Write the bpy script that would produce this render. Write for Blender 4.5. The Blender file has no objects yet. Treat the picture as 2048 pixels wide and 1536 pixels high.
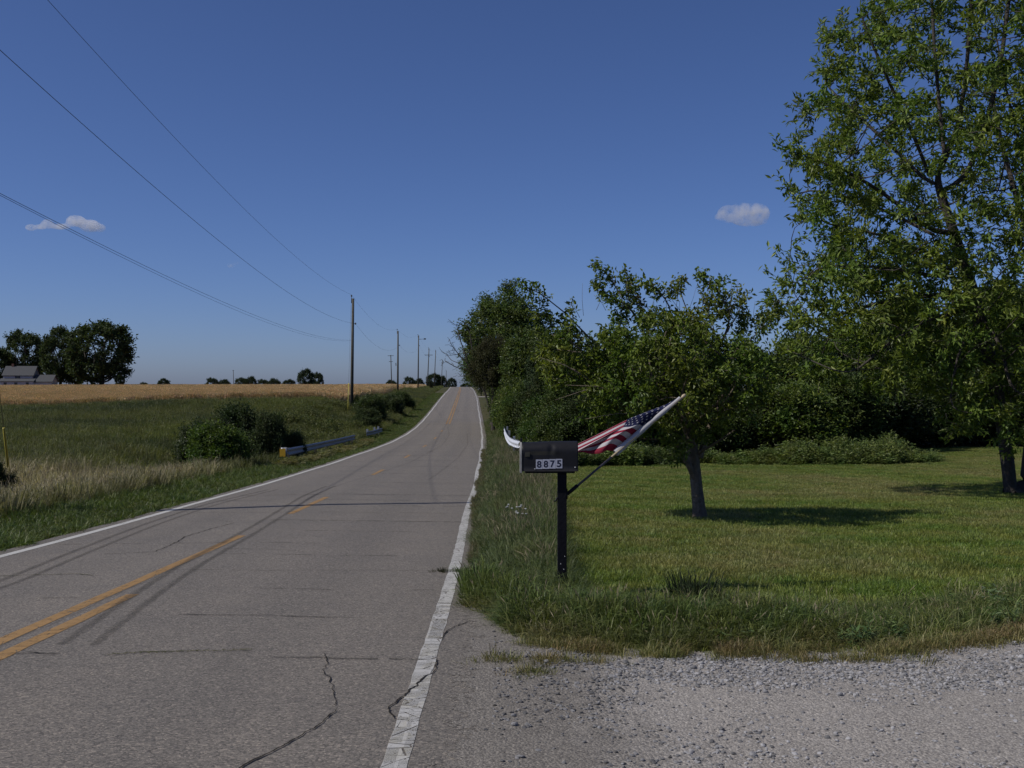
import bpy, bmesh, math, random
import numpy as np
from mathutils import Vector, Matrix

random.seed(7)
RNG = np.random.default_rng(11)
R = math.radians
sc = bpy.context.scene
COL = sc.collection
DEBUG = False
F = 2095.0                      # focal length in pixels of the 2048 px wide photograph

# ------------------------------------------------------------------ helpers
def tag(o, label=None, cat=None, group=None, kind=None):
    if label: o['label'] = label
    if cat: o['category'] = cat
    if group: o['group'] = group
    if kind: o['kind'] = kind
    return o

def link(o, parent=None):
    COL.objects.link(o)
    if parent is not None: o.parent = parent
    return o

def empty(name, loc=(0, 0, 0), rz=0.0):
    o = bpy.data.objects.new(name, None)
    o.location = loc; o.rotation_euler = (0, 0, rz); o.empty_display_size = .2
    return link(o)

def mesh_np(name, verts, polys, mats, smooth=False, midx=None, attrs=None):
    """polys: list of int arrays (each MxK)."""
    me = bpy.data.meshes.new(name)
    verts = np.asarray(verts, dtype=np.float32)
    me.vertices.add(len(verts)); me.vertices.foreach_set('co', verts.ravel())
    polys = [np.asarray(p, dtype=np.int32) for p in polys if len(p)]
    loops = np.concatenate([p.ravel() for p in polys])
    tot = np.concatenate([np.full(len(p), p.shape[1], dtype=np.int32) for p in polys])
    start = np.concatenate([[0], np.cumsum(tot)[:-1]]).astype(np.int32)
    me.loops.add(len(loops)); me.loops.foreach_set('vertex_index', loops)
    me.polygons.add(len(tot)); me.polygons.foreach_set('loop_start', start)
    if midx is not None:
        me.polygons.foreach_set('material_index', np.asarray(midx, dtype=np.int32))
    me.polygons.foreach_set('use_smooth', np.full(len(tot), smooth, dtype=bool))
    for m in (mats if isinstance(mats, (list, tuple)) else [mats]): me.materials.append(m)
    me.update(calc_edges=True)
    for k, (typ, data) in (attrs or {}).items():
        a = me.attributes.new(k, typ, 'POINT')
        a.data.foreach_set({'FLOAT': 'value', 'FLOAT_VECTOR': 'vector', 'INT': 'value'}[typ],
                           np.asarray(data).ravel())
    return me

def obj(name, me, parent=None):
    return link(bpy.data.objects.new(name, me), parent)

class MB:
    """collects boxes, tubes, lathes in one mesh"""
    def __init__(s): s.v = []; s.f = []; s.m = []
    def add(s, vs, fs, mi=0):
        b = len(s.v); s.v += [tuple(v) for v in vs]
        s.f += [tuple(i + b for i in f) for f in fs]; s.m += [mi] * len(fs)
    def box(s, c, d, mi=0, rot=None):
        x, y, z = d[0] / 2, d[1] / 2, d[2] / 2
        vs = [Vector((sx * x, sy * y, sz * z)) for sz in (-1, 1) for sy in (-1, 1) for sx in (-1, 1)]
        if rot is not None: vs = [rot @ v for v in vs]
        vs = [v + Vector(c) for v in vs]
        s.add(vs, [(0, 2, 3, 1), (4, 5, 7, 6), (0, 1, 5, 4), (2, 6, 7, 3), (0, 4, 6, 2), (1, 3, 7, 5)], mi)
    def tube(s, pts, rad, k=8, mi=0, cap=True):
        pts = [Vector(p) for p in pts]; n = len(pts)
        rad = rad if hasattr(rad, '__len__') else [rad] * n
        vs = []
        ref = Vector((0.13, 0.21, 1)).normalized()
        for i, p in enumerate(pts):
            t = (pts[min(i + 1, n - 1)] - pts[max(i - 1, 0)]).normalized()
            a = t.cross(ref)
            if a.length < .05: a = t.cross(Vector((1, 0, 0)))
            a.normalize(); b = t.cross(a)
            for j in range(k):
                w = 2 * math.pi * j / k
                vs.append(p + (a * math.cos(w) + b * math.sin(w)) * rad[i])
        fs = []
        for i in range(n - 1):
            for j in range(k):
                fs.append((i * k + j, i * k + (j + 1) % k, (i + 1) * k + (j + 1) % k, (i + 1) * k + j))
        if cap:
            fs.append(tuple(range(k - 1, -1, -1))); fs.append(tuple((n - 1) * k + j for j in range(k)))
        s.add(vs, fs, mi)
    def build(s, name, mats, parent=None, smooth=False, bevel=0):
        me = bpy.data.meshes.new(name); me.from_pydata(s.v, [], s.f)
        for m in (mats if isinstance(mats, (list, tuple)) else [mats]): me.materials.append(m)
        me.polygons.foreach_set('material_index', s.m)
        me.polygons.foreach_set('use_smooth', [smooth] * len(s.f))
        me.update()
        o = obj(name, me, parent)
        if bevel:
            b = o.modifiers.new('bevel', 'BEVEL'); b.width = bevel; b.segments = 2; b.limit_method = 'ANGLE'
        return o

def hash2(ix, iy, seed):
    h = (ix.astype(np.int64) * 374761393 + iy.astype(np.int64) * 668265263 + seed * 982451653) & 0xFFFFFFFF
    h = ((h ^ (h >> 13)) * 1274126177) & 0xFFFFFFFF
    return ((h ^ (h >> 16)) & 0xFFFF) / 65535.0

def vnoise(x, y, s=1.0, seed=0, octv=3):
    x = np.asarray(x, float) / s; y = np.asarray(y, float) / s
    out = 0; amp = .5; tot = 0
    for o in range(octv):
        ix = np.floor(x); iy = np.floor(y); fx = x - ix; fy = y - iy
        fx = fx * fx * (3 - 2 * fx); fy = fy * fy * (3 - 2 * fy)
        a = hash2(ix, iy, seed + o); b = hash2(ix + 1, iy, seed + o)
        c = hash2(ix, iy + 1, seed + o); d = hash2(ix + 1, iy + 1, seed + o)
        out = out + amp * ((a * (1 - fx) + b * fx) * (1 - fy) + (c * (1 - fx) + d * fx) * fy)
        tot += amp; amp *= .5; x = x * 2 + 17.3; y = y * 2 + 5.1
    return out / tot

def sstep(x, a, b):
    t = np.clip((np.asarray(x, float) - a) / (b - a), 0, 1)
    return t * t * (3 - 2 * t)

def mixc(a, b, t):
    t = np.asarray(t)[..., None]
    return np.asarray(a) * (1 - t) + np.asarray(b) * t

# ------------------------------------------------------------------ terrain functions (camera eye is the origin)
_YS = np.arange(-120, 3001, 1.0)
def _curve(pts, sm):
    p = np.array(pts, float); z = np.interp(_YS, p[:, 0], p[:, 1])
    k = np.exp(-.5 * (np.arange(-3 * sm, 3 * sm + 1) / sm) ** 2); k /= k.sum()
    zp = np.pad(z, 3 * sm, mode='reflect', reflect_type='odd')
    return np.convolve(zp, k, 'valid')
_ZR = _curve([(-120, 3.2), (0, -1.6), (10, -2.0), (20, -2.4), (30, -2.73), (37.5, -2.96), (46.9, -3.2), (61.5, -3.56),
              (71, -3.70), (82, -3.80), (96, -3.76), (112, -3.5), (135, -3.02), (164, -2.25), (200, -1.75),
              (236, -1.40), (280, -1.02), (314, -.84), (350, -1.0), (420, -2.2), (520, -4.2), (700, -8), (1500, -20), (3000, -40)], 5)
_XC = _curve([(-120, -1.2), (0, -3.3), (20, -3.68), (37.5, -4.03), (46.9, -4.27), (61.5, -4.61), (71, -4.86), (82, -5.2),
              (96, -5.7), (112, -6.31), (135, -7.23), (164, -8.32), (236, -11.5), (314, -15.4), (400, -20), (3000, -160)], 5)
_FL = _curve([(-120, 1), (0, -1.9), (10, -2.25), (20, -2.62), (30, -2.88), (40, -3.02), (60, -3.02), (80, -2.8), (100, -2.32),
              (130, -1.9), (180, -1.45), (250, -1.12), (330, -.9), (400, -1.1), (600, -5), (1500, -20), (3000, -40)], 6)
_RT = _curve([(-120, 3.2), (0, -1.6), (10, -2.0), (20, -2.45), (26, -2.7), (35, -3.0), (45, -3.25), (60, -3.36), (90, -3.2),
              (140, -2.6), (200, -1.6), (300, -.9), (400, -1.2), (700, -8), (1500, -20), (3000, -40)], 5)
def zr(y): return np.interp(y, _YS, _ZR)
def xc(y): return np.interp(y, _YS, _XC)
HW = 2.85                       # half width between the white edge lines
def ground_z(x, y):
    x = np.asarray(x, float); y = np.asarray(y, float)
    off = x - xc(y); zroad = zr(y)
    d = -off - HW; e = off - HW
    fl = np.interp(y, _YS, _FL) + .6 * sstep(x, -50, -25) * sstep(y, 70, 100) * (1 - sstep(y, 190, 260))
    deep = .28 + .75 * np.exp(-((y - 50) / 13) ** 2)
    w = sstep(d, 1.5, 11)
    zl = zroad * (1 - w) + fl * w - deep * np.exp(-((d - 5.2) / 2.4) ** 2) * sstep(d, .6, 3)
    zl = zl + .22 * (vnoise(x, y, 6, 3) - .5) * sstep(d, 2, 6)
    w2 = sstep(e, 1.2, 7)
    zrt = zroad * (1 - w2) + np.interp(y, _YS, _RT) * w2 + .10 * (vnoise(x, y, 9, 8, 2) - .5) * sstep(e, 3, 8)
    z = np.where(off < 0, zl, zrt)
    return z - .012 * np.minimum(np.abs(off), 3.2) - .03
def road_z(off, y): return zr(y) - .012 * np.abs(off)

def GP(px, D):                  # ground point seen in photo column px at depth D
    x = (px - 1024) / F * D
    return Vector((x, D, float(ground_z(x, D))))
def PP(px, py, D): return Vector(((px - 1024) / F * D, D, (768 - py) / F * D))
def row_D(py):                  # depth at which the road plane is seen in photo row py (near part)
    return 1.6 / ((py - 768) / F - .0401)
def RP(px, py):                 # road coordinates (offset, y) of a photo pixel on the near road plane
    D = row_D(py); x = (px - 1024) / F * D
    return (x - float(xc(D)), D)

# ------------------------------------------------------------------ material helpers
def newmat(name):
    m = bpy.data.materials.new(name); m.use_nodes = True
    nt = m.node_tree; nt.nodes.clear()
    out = nt.nodes.new('ShaderNodeOutputMaterial')
    return m, nt, out
def N(nt, typ, **kw):
    n = nt.nodes.new('ShaderNode' + typ)
    for k, v in kw.items():
        if k in n.inputs: n.inputs[k].default_value = v
        else: setattr(n, k, v)
    return n
def L(nt, a, b): nt.links.new(a, b)
def ramp(nt, fac, stops):
    r = N(nt, 'ValToRGB'); L(nt, fac, r.inputs[0])
    els = r.color_ramp.elements
    while len(els) < len(stops): els.new(.5)
    for e, (p, c) in zip(els, stops):
        e.position = p; e.color = (*c, 1) if len(c) == 3 else c
    return r.outputs[0]
def mixrgb(nt, fac, a, b, mode='MIX'):
    m = N(nt, 'Mix', data_type='RGBA', blend_type=mode)
    for s, v in ((m.inputs[0], fac), (m.inputs[6], a), (m.inputs[7], b)):
        if hasattr(v, 'default_value') or hasattr(v, 'is_linked'): L(nt, v, s)
        elif isinstance(v, (int, float)): s.default_value = v if s == m.inputs[0] else (v, v, v, 1)
        else: s.default_value = (*v, 1)
    return m.outputs[2]
def math_(nt, op, a, b=0.0):
    m = N(nt, 'Math', operation=op)
    for s, v in ((m.inputs[0], a), (m.inputs[1], b)):
        if hasattr(v, 'is_linked'): L(nt, v, s)
        else: s.default_value = v
    return m.outputs[0]
def noise(nt, scale, detail=3, vec=None, rough=.55):
    n = N(nt, 'TexNoise'); n.inputs['Scale'].default_value = scale
    n.inputs['Detail'].default_value = detail; n.inputs['Roughness'].default_value = rough
    if vec is None: vec = N(nt, 'NewGeometry').outputs['Position']
    L(nt, vec, n.inputs['Vector'])
    return n.outputs['Fac']
def bump(nt, h, dist, strength=1.0):
    b = N(nt, 'Bump'); b.inputs['Strength'].default_value = strength; b.inputs['Distance'].default_value = dist
    L(nt, h, b.inputs['Height']); return b.outputs[0]
def simple(name, col, rough=.6, metal=0, spec=.5, var=.12, nscale=8, bumpd=0, bscale=60):
    m, nt, out = newmat(name)
    p = N(nt, 'BsdfPrincipled'); p.inputs['Roughness'].default_value = rough
    p.inputs['Metallic'].default_value = metal; p.inputs['Specular IOR Level'].default_value = spec
    n = noise(nt, nscale, 4)
    c = mixrgb(nt, n, tuple(x * (1 - var) for x in col), tuple(min(1, x * (1 + var)) for x in col))
    L(nt, c, p.inputs['Base Color'])
    if bumpd: L(nt, bump(nt, noise(nt, bscale, 4), bumpd), p.inputs['Normal'])
    L(nt, p.outputs[0], out.inputs[0]); return m

def leafmat(name, source, trans=.32, rough=.42, spec=.45):
    """source 'object' (object colour) or 'tint' (instancer attribute)"""
    m, nt, out = newmat(name)
    if source == 'object': base = N(nt, 'ObjectInfo').outputs['Color']
    else:
        a = N(nt, 'Attribute', attribute_type='INSTANCER', attribute_name='tint'); base = a.outputs['Color']
    lv = N(nt, 'Attribute', attribute_type='GEOMETRY', attribute_name='lv').outputs['Fac']
    pos = N(nt, 'NewGeometry').outputs['Position']
    cl = noise(nt, .9 if source == 'object' else 2.2, 2, pos)
    val = math_(nt, 'ADD', math_(nt, 'MULTIPLY', lv, 1.15), .44)
    c = mixrgb(nt, 1.0, base, (1, 1, 1), 'MULTIPLY')
    hs = N(nt, 'HueSaturation'); L(nt, c, hs.inputs['Color']); L(nt, val, hs.inputs['Value'])
    hue = math_(nt, 'ADD', math_(nt, 'MULTIPLY', math_(nt, 'ADD', math_(nt, 'MULTIPLY', math_(nt, 'SUBTRACT', cl, .5), 1.0), math_(nt, 'MULTIPLY', math_(nt, 'SUBTRACT', lv, .5), .25)), -.13), .5)
    L(nt, hue, hs.inputs['Hue'])
    p = N(nt, 'BsdfPrincipled'); p.inputs['Roughness'].default_value = rough
    p.inputs['Specular IOR Level'].default_value = spec
    L(nt, hs.outputs[0], p.inputs['Base Color'])
    t = N(nt, 'BsdfTranslucent')
    tc = mixrgb(nt, 1.0, hs.outputs[0], (1.25, 1.3, .55), 'MULTIPLY'); L(nt, tc, t.inputs['Color'])
    mx = N(nt, 'MixShader'); mx.inputs[0].default_value = trans
    L(nt, p.outputs[0], mx.inputs[1]); L(nt, t.outputs[0], mx.inputs[2]); L(nt, mx.outputs[0], out.inputs[0])
    return m

M = {}
M['leaf'] = leafmat('leaf', 'object', .34, .48, .32)
M['leaf_matt'] = leafmat('leaf_matt', 'object', .26, .65, .2)
M['grass'] = leafmat('grass_blade', 'tint', .30, .5, .35)
M['bark'] = simple('bark', (.050, .042, .035), .9, var=.55, nscale=9, bumpd=.03, bscale=22)
M['bark_pale'] = simple('bark_pale', (.150, .122, .092), .95, var=.7, nscale=14, bumpd=.05, bscale=30)
M['pole_wood'] = simple('pole_wood', (.062, .058, .045), .85, var=.35, nscale=3, bumpd=.01, bscale=18)
M['wire'] = simple('wire', (.03, .03, .033), .5)
M['steel'] = simple('steel', (.33, .34, .36), .45, .55, var=.25, nscale=3)
M['yellow'] = simple('yellow', (.42, .36, .05), .5, var=.2)
M['yellow_sheet'] = simple('yellow_sheet', (.62, .36, .025), .4, var=.15)
M['rail'] = simple('rail', (.28, .30, .34), .5, .35, var=.3, nscale=4)
M['rail_worn'] = simple('rail_worn', (.62, .64, .68), .5, .2, var=.3, nscale=6)
M['black_paint'] = simple('black_paint', (.008, .008, .010), .55, spec=.2, var=.5, nscale=14)
M['black_wood'] = simple('black_wood', (.006, .006, .009), .6, spec=.15, var=.5, nscale=10, bumpd=.004, bscale=30)
M['white_paint'] = simple('white_paint', (.6, .6, .6), .5)
M['grey_metal'] = simple('grey_metal', (.30, .29, .27), .55, .3, var=.35, nscale=20)

# ------------------------------------------------------------------ camera, sky, sun
cam = bpy.data.cameras.new('camera'); co = bpy.data.objects.new('camera', cam); link(co)
cam.sensor_width = 36; cam.lens = 36 * F / 2048; cam.clip_end = 9000; cam.clip_start = .1
co.location = (0, 0, 0); co.rotation_euler = (R(90), 0, 0)
sc.camera = co
SUN_EL = 46.0
sdir = Vector((-math.cos(R(17.8)) * math.cos(R(SUN_EL)), -math.sin(R(17.8)) * math.cos(R(SUN_EL)), math.sin(R(SUN_EL))))
w = bpy.data.worlds.new('World'); sc.world = w; w.use_nodes = True
nt = w.node_tree; nt.nodes.clear()
sky = nt.nodes.new('ShaderNodeTexSky'); sky.sky_type = 'NISHITA'; sky.sun_disc = False
sky.sun_elevation = R(SUN_EL); sky.sun_rotation = math.atan2(sdir.x, sdir.y)
sky.air_density = .7; sky.dust_density = .65; sky.ozone_density = 10; sky.altitude = 0
bg = nt.nodes.new('ShaderNodeBackground'); bg.inputs['Strength'].default_value = .098
wo = nt.nodes.new('ShaderNodeOutputWorld')
tn = nt.nodes.new('ShaderNodeMix'); tn.data_type = 'RGBA'; tn.blend_type = 'MULTIPLY'; tn.inputs[0].default_value = 1
tn.inputs[7].default_value = (1.03, .94, 1.05, 1)
nt.links.new(sky.outputs[0], tn.inputs[6]); nt.links.new(tn.outputs[2], bg.inputs[0]); nt.links.new(bg.outputs[0], wo.inputs[0])
sl = bpy.data.lights.new('sun', 'SUN'); sl.energy = 4.5; sl.angle = R(.53); sl.color = (1, .95, .87)
so = bpy.data.objects.new('sun', sl); link(so)
so.rotation_euler = (-sdir).to_track_quat('-Z', 'Y').to_euler(); so.location = sdir * 40
sc.view_settings.view_transform = 'Standard'; sc.view_settings.look = 'None'
sc.view_settings.exposure = -.30; sc.view_settings.gamma = 1; sc.view_settings.use_curve_mapping = False
cy = sc.cycles
cy.max_bounces = 6; cy.diffuse_bounces = 3; cy.glossy_bounces = 2; cy.transmission_bounces = 3
cy.transparent_max_bounces = 12; cy.volume_bounces = 3; cy.caustics_reflective = False; cy.caustics_refractive = False
cy.use_adaptive_sampling = True; cy.adaptive_threshold = .012
cy.use_denoising = True
try: cy.denoiser = 'OPENIMAGEDENOISE'; cy.denoising_prefilter = 'ACCURATE'
except Exception: pass

# ------------------------------------------------------------------ ground sheet
def geom_rows(a, b, s0, g):
    r = [a]; s = s0
    while r[-1] < b: r.append(r[-1] + s); s = min(s * g, 60)
    return np.array(r)
rows = np.concatenate([np.arange(-40, 0, 2.0), np.arange(0, 60, .4), geom_rows(60, 3000, .6, 1.012)])
offs = [0, 1.6, 3.1, 3.25]
s = .35
while offs[-1] < 1500:
    offs.append(offs[-1] + s); s = min(s * 1.045 if offs[-1] > 16 else .35, 80)
offs = np.array(sorted([-o for o in offs[1:]] + offs))
OO, YY = np.meshgrid(offs, rows)
XX = xc(YY) + OO
ZZ = ground_z(XX, YY)
ZZ = np.where(np.abs(OO) < 3.2, ZZ - .05, ZZ)
# zones (true surface cover): soil under grass, straw under wheat, lawn
def wheat_mask(x, y):
    off = x - xc(y)
    front = 100.5 + 4 * sstep(x, -50, -25) + 3.0 * (vnoise(x, y * 0, 14, 5, 2) - .5)
    right = -off - (10.6 + 1.5 * (vnoise(x * 0, y, 11, 6, 2) - .5))
    return (y > front) & (right > 0) & (y < 420) & (x > -420)
def lawn_edge_x(y):             # left edge of the mown lawn
    return np.interp(y, [8, 9, 10.5, 13, 21, 38, 44], [.75, .62, .50, .52, .72, 1.0, 1.3])
def lawn_back_y(x): return np.interp(x, [0, 2, 8, 14.5, 19, 24, 40], [35, 39, 43, 45.5, 53, 56, 56])
def front_y(x):                 # boundary of driveway gravel and grass
    px = [(-.45, 9.6), (-.36, 9.35), (-.05, 8.75), (.07, 8.0), (.42, 7.75), (1.0, 7.62), (1.9, 7.6), (2.6, 7.58), (3.3, 7.85), (4.1, 8.35), (5.2, 9.2), (8, 11.5)]
    p = np.array(px); return np.interp(x, p[:, 0], p[:, 1])
gc = np.zeros(XX.shape + (3,)); gc[:] = (.055, .062, .025)
n1 = vnoise(XX, YY, 7, 21); n2 = vnoise(XX, YY, 1.2, 22)
gc = mixc(gc, (.085, .07, .035), n1 * .7)
lm = (XX > lawn_edge_x(YY)) & (YY < lawn_back_y(XX)) & (YY > 8) & (XX < 40)
gc = np.where(lm[..., None], mixc((.09, .12, .025), (.13, .125, .045), n2), gc)
wm = wheat_mask(XX, YY)
gc = np.where(wm[..., None], mixc((.34, .24, .115), (.24, .17, .08), n2), gc)
nr, ncol = XX.shape
idx = np.arange(nr * ncol).reshape(nr, ncol)
quads = np.stack([idx[:-1, :-1], idx[:-1, 1:], idx[1:, 1:], idx[1:, :-1]], -1).reshape(-1, 4)
m, nt, out = newmat('ground_soil')
a = N(nt, 'Attribute', attribute_type='GEOMETRY', attribute_name='gcol')
p = N(nt, 'BsdfPrincipled', Roughness=.95); p.inputs['Specular IOR Level'].default_value = .1
v = math_(nt, 'ADD', math_(nt, 'MULTIPLY', noise(nt, 14, 4), .9), .55)
c = mixrgb(nt, 1.0, a.outputs['Color'], (1, 1, 1), 'MULTIPLY')
hs = N(nt, 'HueSaturation'); L(nt, c, hs.inputs['Color']); L(nt, v, hs.inputs['Value'])
L(nt, hs.outputs[0], p.inputs['Base Color']); L(nt, bump(nt, noise(nt, 25, 5), .05), p.inputs['Normal'])
L(nt, p.outputs[0], out.inputs[0])
g = obj('ground', mesh_np('ground', np.stack([XX, YY, ZZ], -1).reshape(-1, 3), [quads], m, True,
                          attrs={'gcol': ('FLOAT_VECTOR', gc.reshape(-1, 3))}))
tag(g, 'rolling grassy ground on both sides of the road', kind='structure')

# ------------------------------------------------------------------ road
rrows = rows[(rows < 420)]
roffs = np.array([-3.12, -2.85, -2.2, -1.4, -.7, 0, .7, 1.4, 2.2, 2.85, 3.16])
OO, YY = np.meshgrid(roffs, rrows)
wob = np.zeros_like(OO)
wob[:, 0] = .07 * (vnoise(YY[:, 0], YY[:, 0] * 0, .9, 31) - .5); wob[:, -1] = .10 * (vnoise(YY[:, 0], YY[:, 0] * 0, .8, 32) - .5)
wob[:, -1] += .16 * (1 - sstep(YY[:, 0], 9, 12))
OO2 = OO + wob
XX = xc(YY) + OO2; ZZ = road_z(OO, YY)
idx = np.arange(XX.size).reshape(XX.shape)
quads = np.stack([idx[:-1, :-1], idx[:-1, 1:], idx[1:, 1:], idx[1:, :-1]], -1).reshape(-1, 4)
m, nt, out = newmat('asphalt')
uv = N(nt, 'Attribute', attribute_type='GEOMETRY', attribute_name='ruv')
sep = N(nt, 'SeparateXYZ'); L(nt, uv.outputs['Vector'], sep.inputs[0])
cmb = N(nt, 'CombineXYZ'); L(nt, math_(nt, 'MULTIPLY', sep.outputs[0], 1.3), cmb.inputs[0]); L(nt, math_(nt, 'MULTIPLY', sep.outputs[1], .045), cmb.inputs[1])
streak = noise(nt, 1.0, 4, cmb.outputs[0])
cmb2 = N(nt, 'CombineXYZ'); L(nt, math_(nt, 'MULTIPLY', sep.outputs[0], .5), cmb2.inputs[0]); L(nt, math_(nt, 'MULTIPLY', sep.outputs[1], .9), cmb2.inputs[1])
patch = noise(nt, 1.0, 3, cmb2.outputs[0])
# wheel paths: paler polished bands at about 0.75 m and 2.2 m from the centre line
aw = math_(nt, 'ABSOLUTE', sep.outputs[0])
wp = math_(nt, 'COSINE', math_(nt, 'MULTIPLY', math_(nt, 'SUBTRACT', aw, .72), 4.35))
base = mixrgb(nt, streak, (.146, .132, .114), (.208, .187, .160))
base = mixrgb(nt, math_(nt, 'MULTIPLY', math_(nt, 'ADD', wp, 1.0), .22), base, (.222, .197, .166))
base = mixrgb(nt, math_(nt, 'MULTIPLY', math_(nt, 'MULTIPLY', patch, patch), .95), base, (.132, .122, .110))
sp = N(nt, 'TexVoronoi'); sp.inputs['Scale'].default_value = 85; L(nt, N(nt, 'NewGeometry').outputs['Position'], sp.inputs['Vector'])
spc = N(nt, 'SeparateColor'); L(nt, sp.outputs['Color'], spc.inputs[0])
agg = ramp(nt, spc.outputs[0], [(0, (.30, .30, .32)), (.25, (.72, .72, .73)), (.6, (1.0, 1.0, .99)), (.86, (1.3, 1.28, 1.24)), (1, (2.1, 2.0, 1.9))])
base = mixrgb(nt, .75, base, mixrgb(nt, 1.0, base, agg, 'MULTIPLY'))
fine = ramp(nt, noise(nt, 160, 2), [(.3, (.6, .6, .6)), (.7, (1.35, 1.35, 1.35))])
base = mixrgb(nt, .8, base, mixrgb(nt, 1.0, base, fine, 'MULTIPLY'))
p = N(nt, 'BsdfPrincipled', Roughness=.82); p.inputs['Specular IOR Level'].default_value = .3
L(nt, base, p.inputs['Base Color'])
hgt = math_(nt, 'ADD', spc.outputs[0], noise(nt, 160, 2))
L(nt, bump(nt, hgt, .0045, .9), p.inputs['Normal']); L(nt, p.outputs[0], out.inputs[0])
M['asphalt'] = m
rd = obj('road', mesh_np('road', np.stack([XX, YY, ZZ], -1).reshape(-1, 3), [quads], m, True,
         attrs={'ruv': ('FLOAT_VECTOR', np.stack([OO2, YY, 0 * YY], -1).reshape(-1, 3))}))
tag(rd, 'worn grey two lane asphalt road running up a rise', kind='structure')

# sheets lying on the road -----------------------------------------------------
def ribbon(name, off_fn, w, y0, y1, dz, mat, label, ragged=.0, seed=0, wfn=None):
    n = max(6, int((y1 - y0) / .3)); n = min(n, 900)
    ys = np.linspace(y0, y1, n) if y1 < 80 else y0 + (y1 - y0) * np.linspace(0, 1, n) ** 1.7
    o = np.array([off_fn(t) for t in ys])
    hw = np.full(n, w / 2) if wfn is None else np.array([wfn(t) for t in ys]) / 2
    r1 = ragged * (vnoise(ys, ys * 0, .12, 40 + seed) - .5); r2 = ragged * (vnoise(ys, ys * 0 + 9, .12, 50 + seed) - .5)
    a = o - hw + r1; b = o + hw + r2; mid = (a + b) / 2
    V = []
    for q in (a, mid, b): V.append(np.stack([xc(ys) + q, ys, road_z(q, ys) + dz], -1))
    V = np.stack(V, 1).reshape(-1, 3); i = np.arange(n - 1)[:, None] * 3
    q = np.concatenate([i + np.array([[0, 1, 4, 3]]), i + np.array([[1, 2, 5, 4]])])
    ruv = np.stack([np.stack([a, ys, ys * 0 - 1], -1), np.stack([mid, ys, ys * 0], -1), np.stack([b, ys, ys * 0 + 1], -1)], 1)
    ob = obj(name, mesh_np(name, V, [q], mat, True, attrs={'ruv': ('FLOAT_VECTOR', ruv.reshape(-1, 3))}))
    return tag(ob, label, kind='structure')

def paintmat(name, col, wear, scale=30, crack=True):
    m, nt, out = newmat(name)
    uv = N(nt, 'Attribute', attribute_type='GEOMETRY', attribute_name='ruv').outputs['Vector']
    pos = N(nt, 'NewGeometry').outputs['Position']
    n = noise(nt, scale, 4, pos, .7); n2 = noise(nt, 1.3, 2, pos)
    mp = N(nt, 'Mapping'); mp.inputs['Scale'].default_value = (3.5, 9, 0); L(nt, uv, mp.inputs[0])
    cr = N(nt, 'TexVoronoi', feature='DISTANCE_TO_EDGE'); cr.inputs['Scale'].default_value = 1.0; L(nt, mp.outputs[0], cr.inputs['Vector'])
    th = math_(nt, 'ADD', wear, math_(nt, 'MULTIPLY', math_(nt, 'SUBTRACT', n2, .5), .28))
    mask = math_(nt, 'GREATER_THAN', n, th)
    if crack: mask = math_(nt, 'MULTIPLY', mask, math_(nt, 'GREATER_THAN', math_(nt, 'ADD', cr.outputs['Distance'], math_(nt, 'MULTIPLY', noise(nt, 3.0, 3, pos), .05)), .040))
    c = mixrgb(nt, noise(nt, 5, 4, pos), tuple(x * .82 for x in col), col)
    c = mixrgb(nt, math_(nt, 'MULTIPLY', noise(nt, 120, 2, pos), .35), c, tuple(x * .45 for x in col))
    p = N(nt, 'BsdfPrincipled', Roughness=.7); L(nt, c, p.inputs['Base Color'])
    L(nt, bump(nt, noise(nt, 160, 2, pos), .004, .8), p.inputs['Normal'])
    tr = N(nt, 'BsdfTransparent'); mx = N(nt, 'MixShader'); L(nt, mask, mx.inputs[0])
    L(nt, tr.outputs[0], mx.inputs[1]); L(nt, p.outputs[0], mx.inputs[2]); L(nt, mx.outputs[0], out.inputs[0])
    return m
M['white_line'] = paintmat('white_line', (.52, .51, .48), .40)
M['white_line_far'] = paintmat('white_line_far', (.55, .54, .50), .36, crack=False)
M['yellow_line'] = paintmat('yellow_line', (.36, .212, .072), .39)
ribbon('edge_line', lambda t: 2.85 - .02 * math.sin(t * .4), .125, -8, 400, 0.003, M['white_line'], 'worn white edge line along the right side of the road', .02, 1)
ribbon('edge_line', lambda t: -2.85 + .02 * math.sin(t * .5), .13, 2, 400, 0.003, M['white_line_far'], 'white edge line along the left side of the road', .012, 2)
ribbon('centre_line', lambda t: -.36, .125, 4, 15.3, 0.003, M['yellow_line'], 'long solid yellow centre line in the near part of the road', .015, 3)
ribbon('centre_line', lambda t: -.115, .125, 4, 9.95, 0.003, M['yellow_line'], 'short second yellow centre line beside the solid one', .015, 4)
for i, (a, b, w_) in enumerate([(19.0, 23.2, .125), (32.2, 35.4, .12), (44.6, 47.5, .12), (57.5, 60.5, .12), (70, 73, .12), (83, 86, .12)]):
    ribbon('centre_line', lambda t: -.36, w_, a, b, 0.003, M['yellow_line'],
           ['yellow centre dash crossed by the pole shadow', 'second yellow centre dash beyond the pole shadow', 'third yellow centre dash beyond the pole shadow',
            'faint fourth yellow centre dash', 'faint fifth yellow centre dash', 'faint sixth yellow centre dash before the far double line'][i], .015, 5 + i)
ribbon('centre_line', lambda t: -.36, .14, 97, 400, 0.003, M['yellow_line'], 'left stripe of the far double yellow line on the rise', 0, 12)
ribbon('centre_line', lambda t: -.08, .14, 97, 330, 0.003, M['yellow_line'], 'right stripe of the far double yellow line on the rise', 0, 13)

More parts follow.
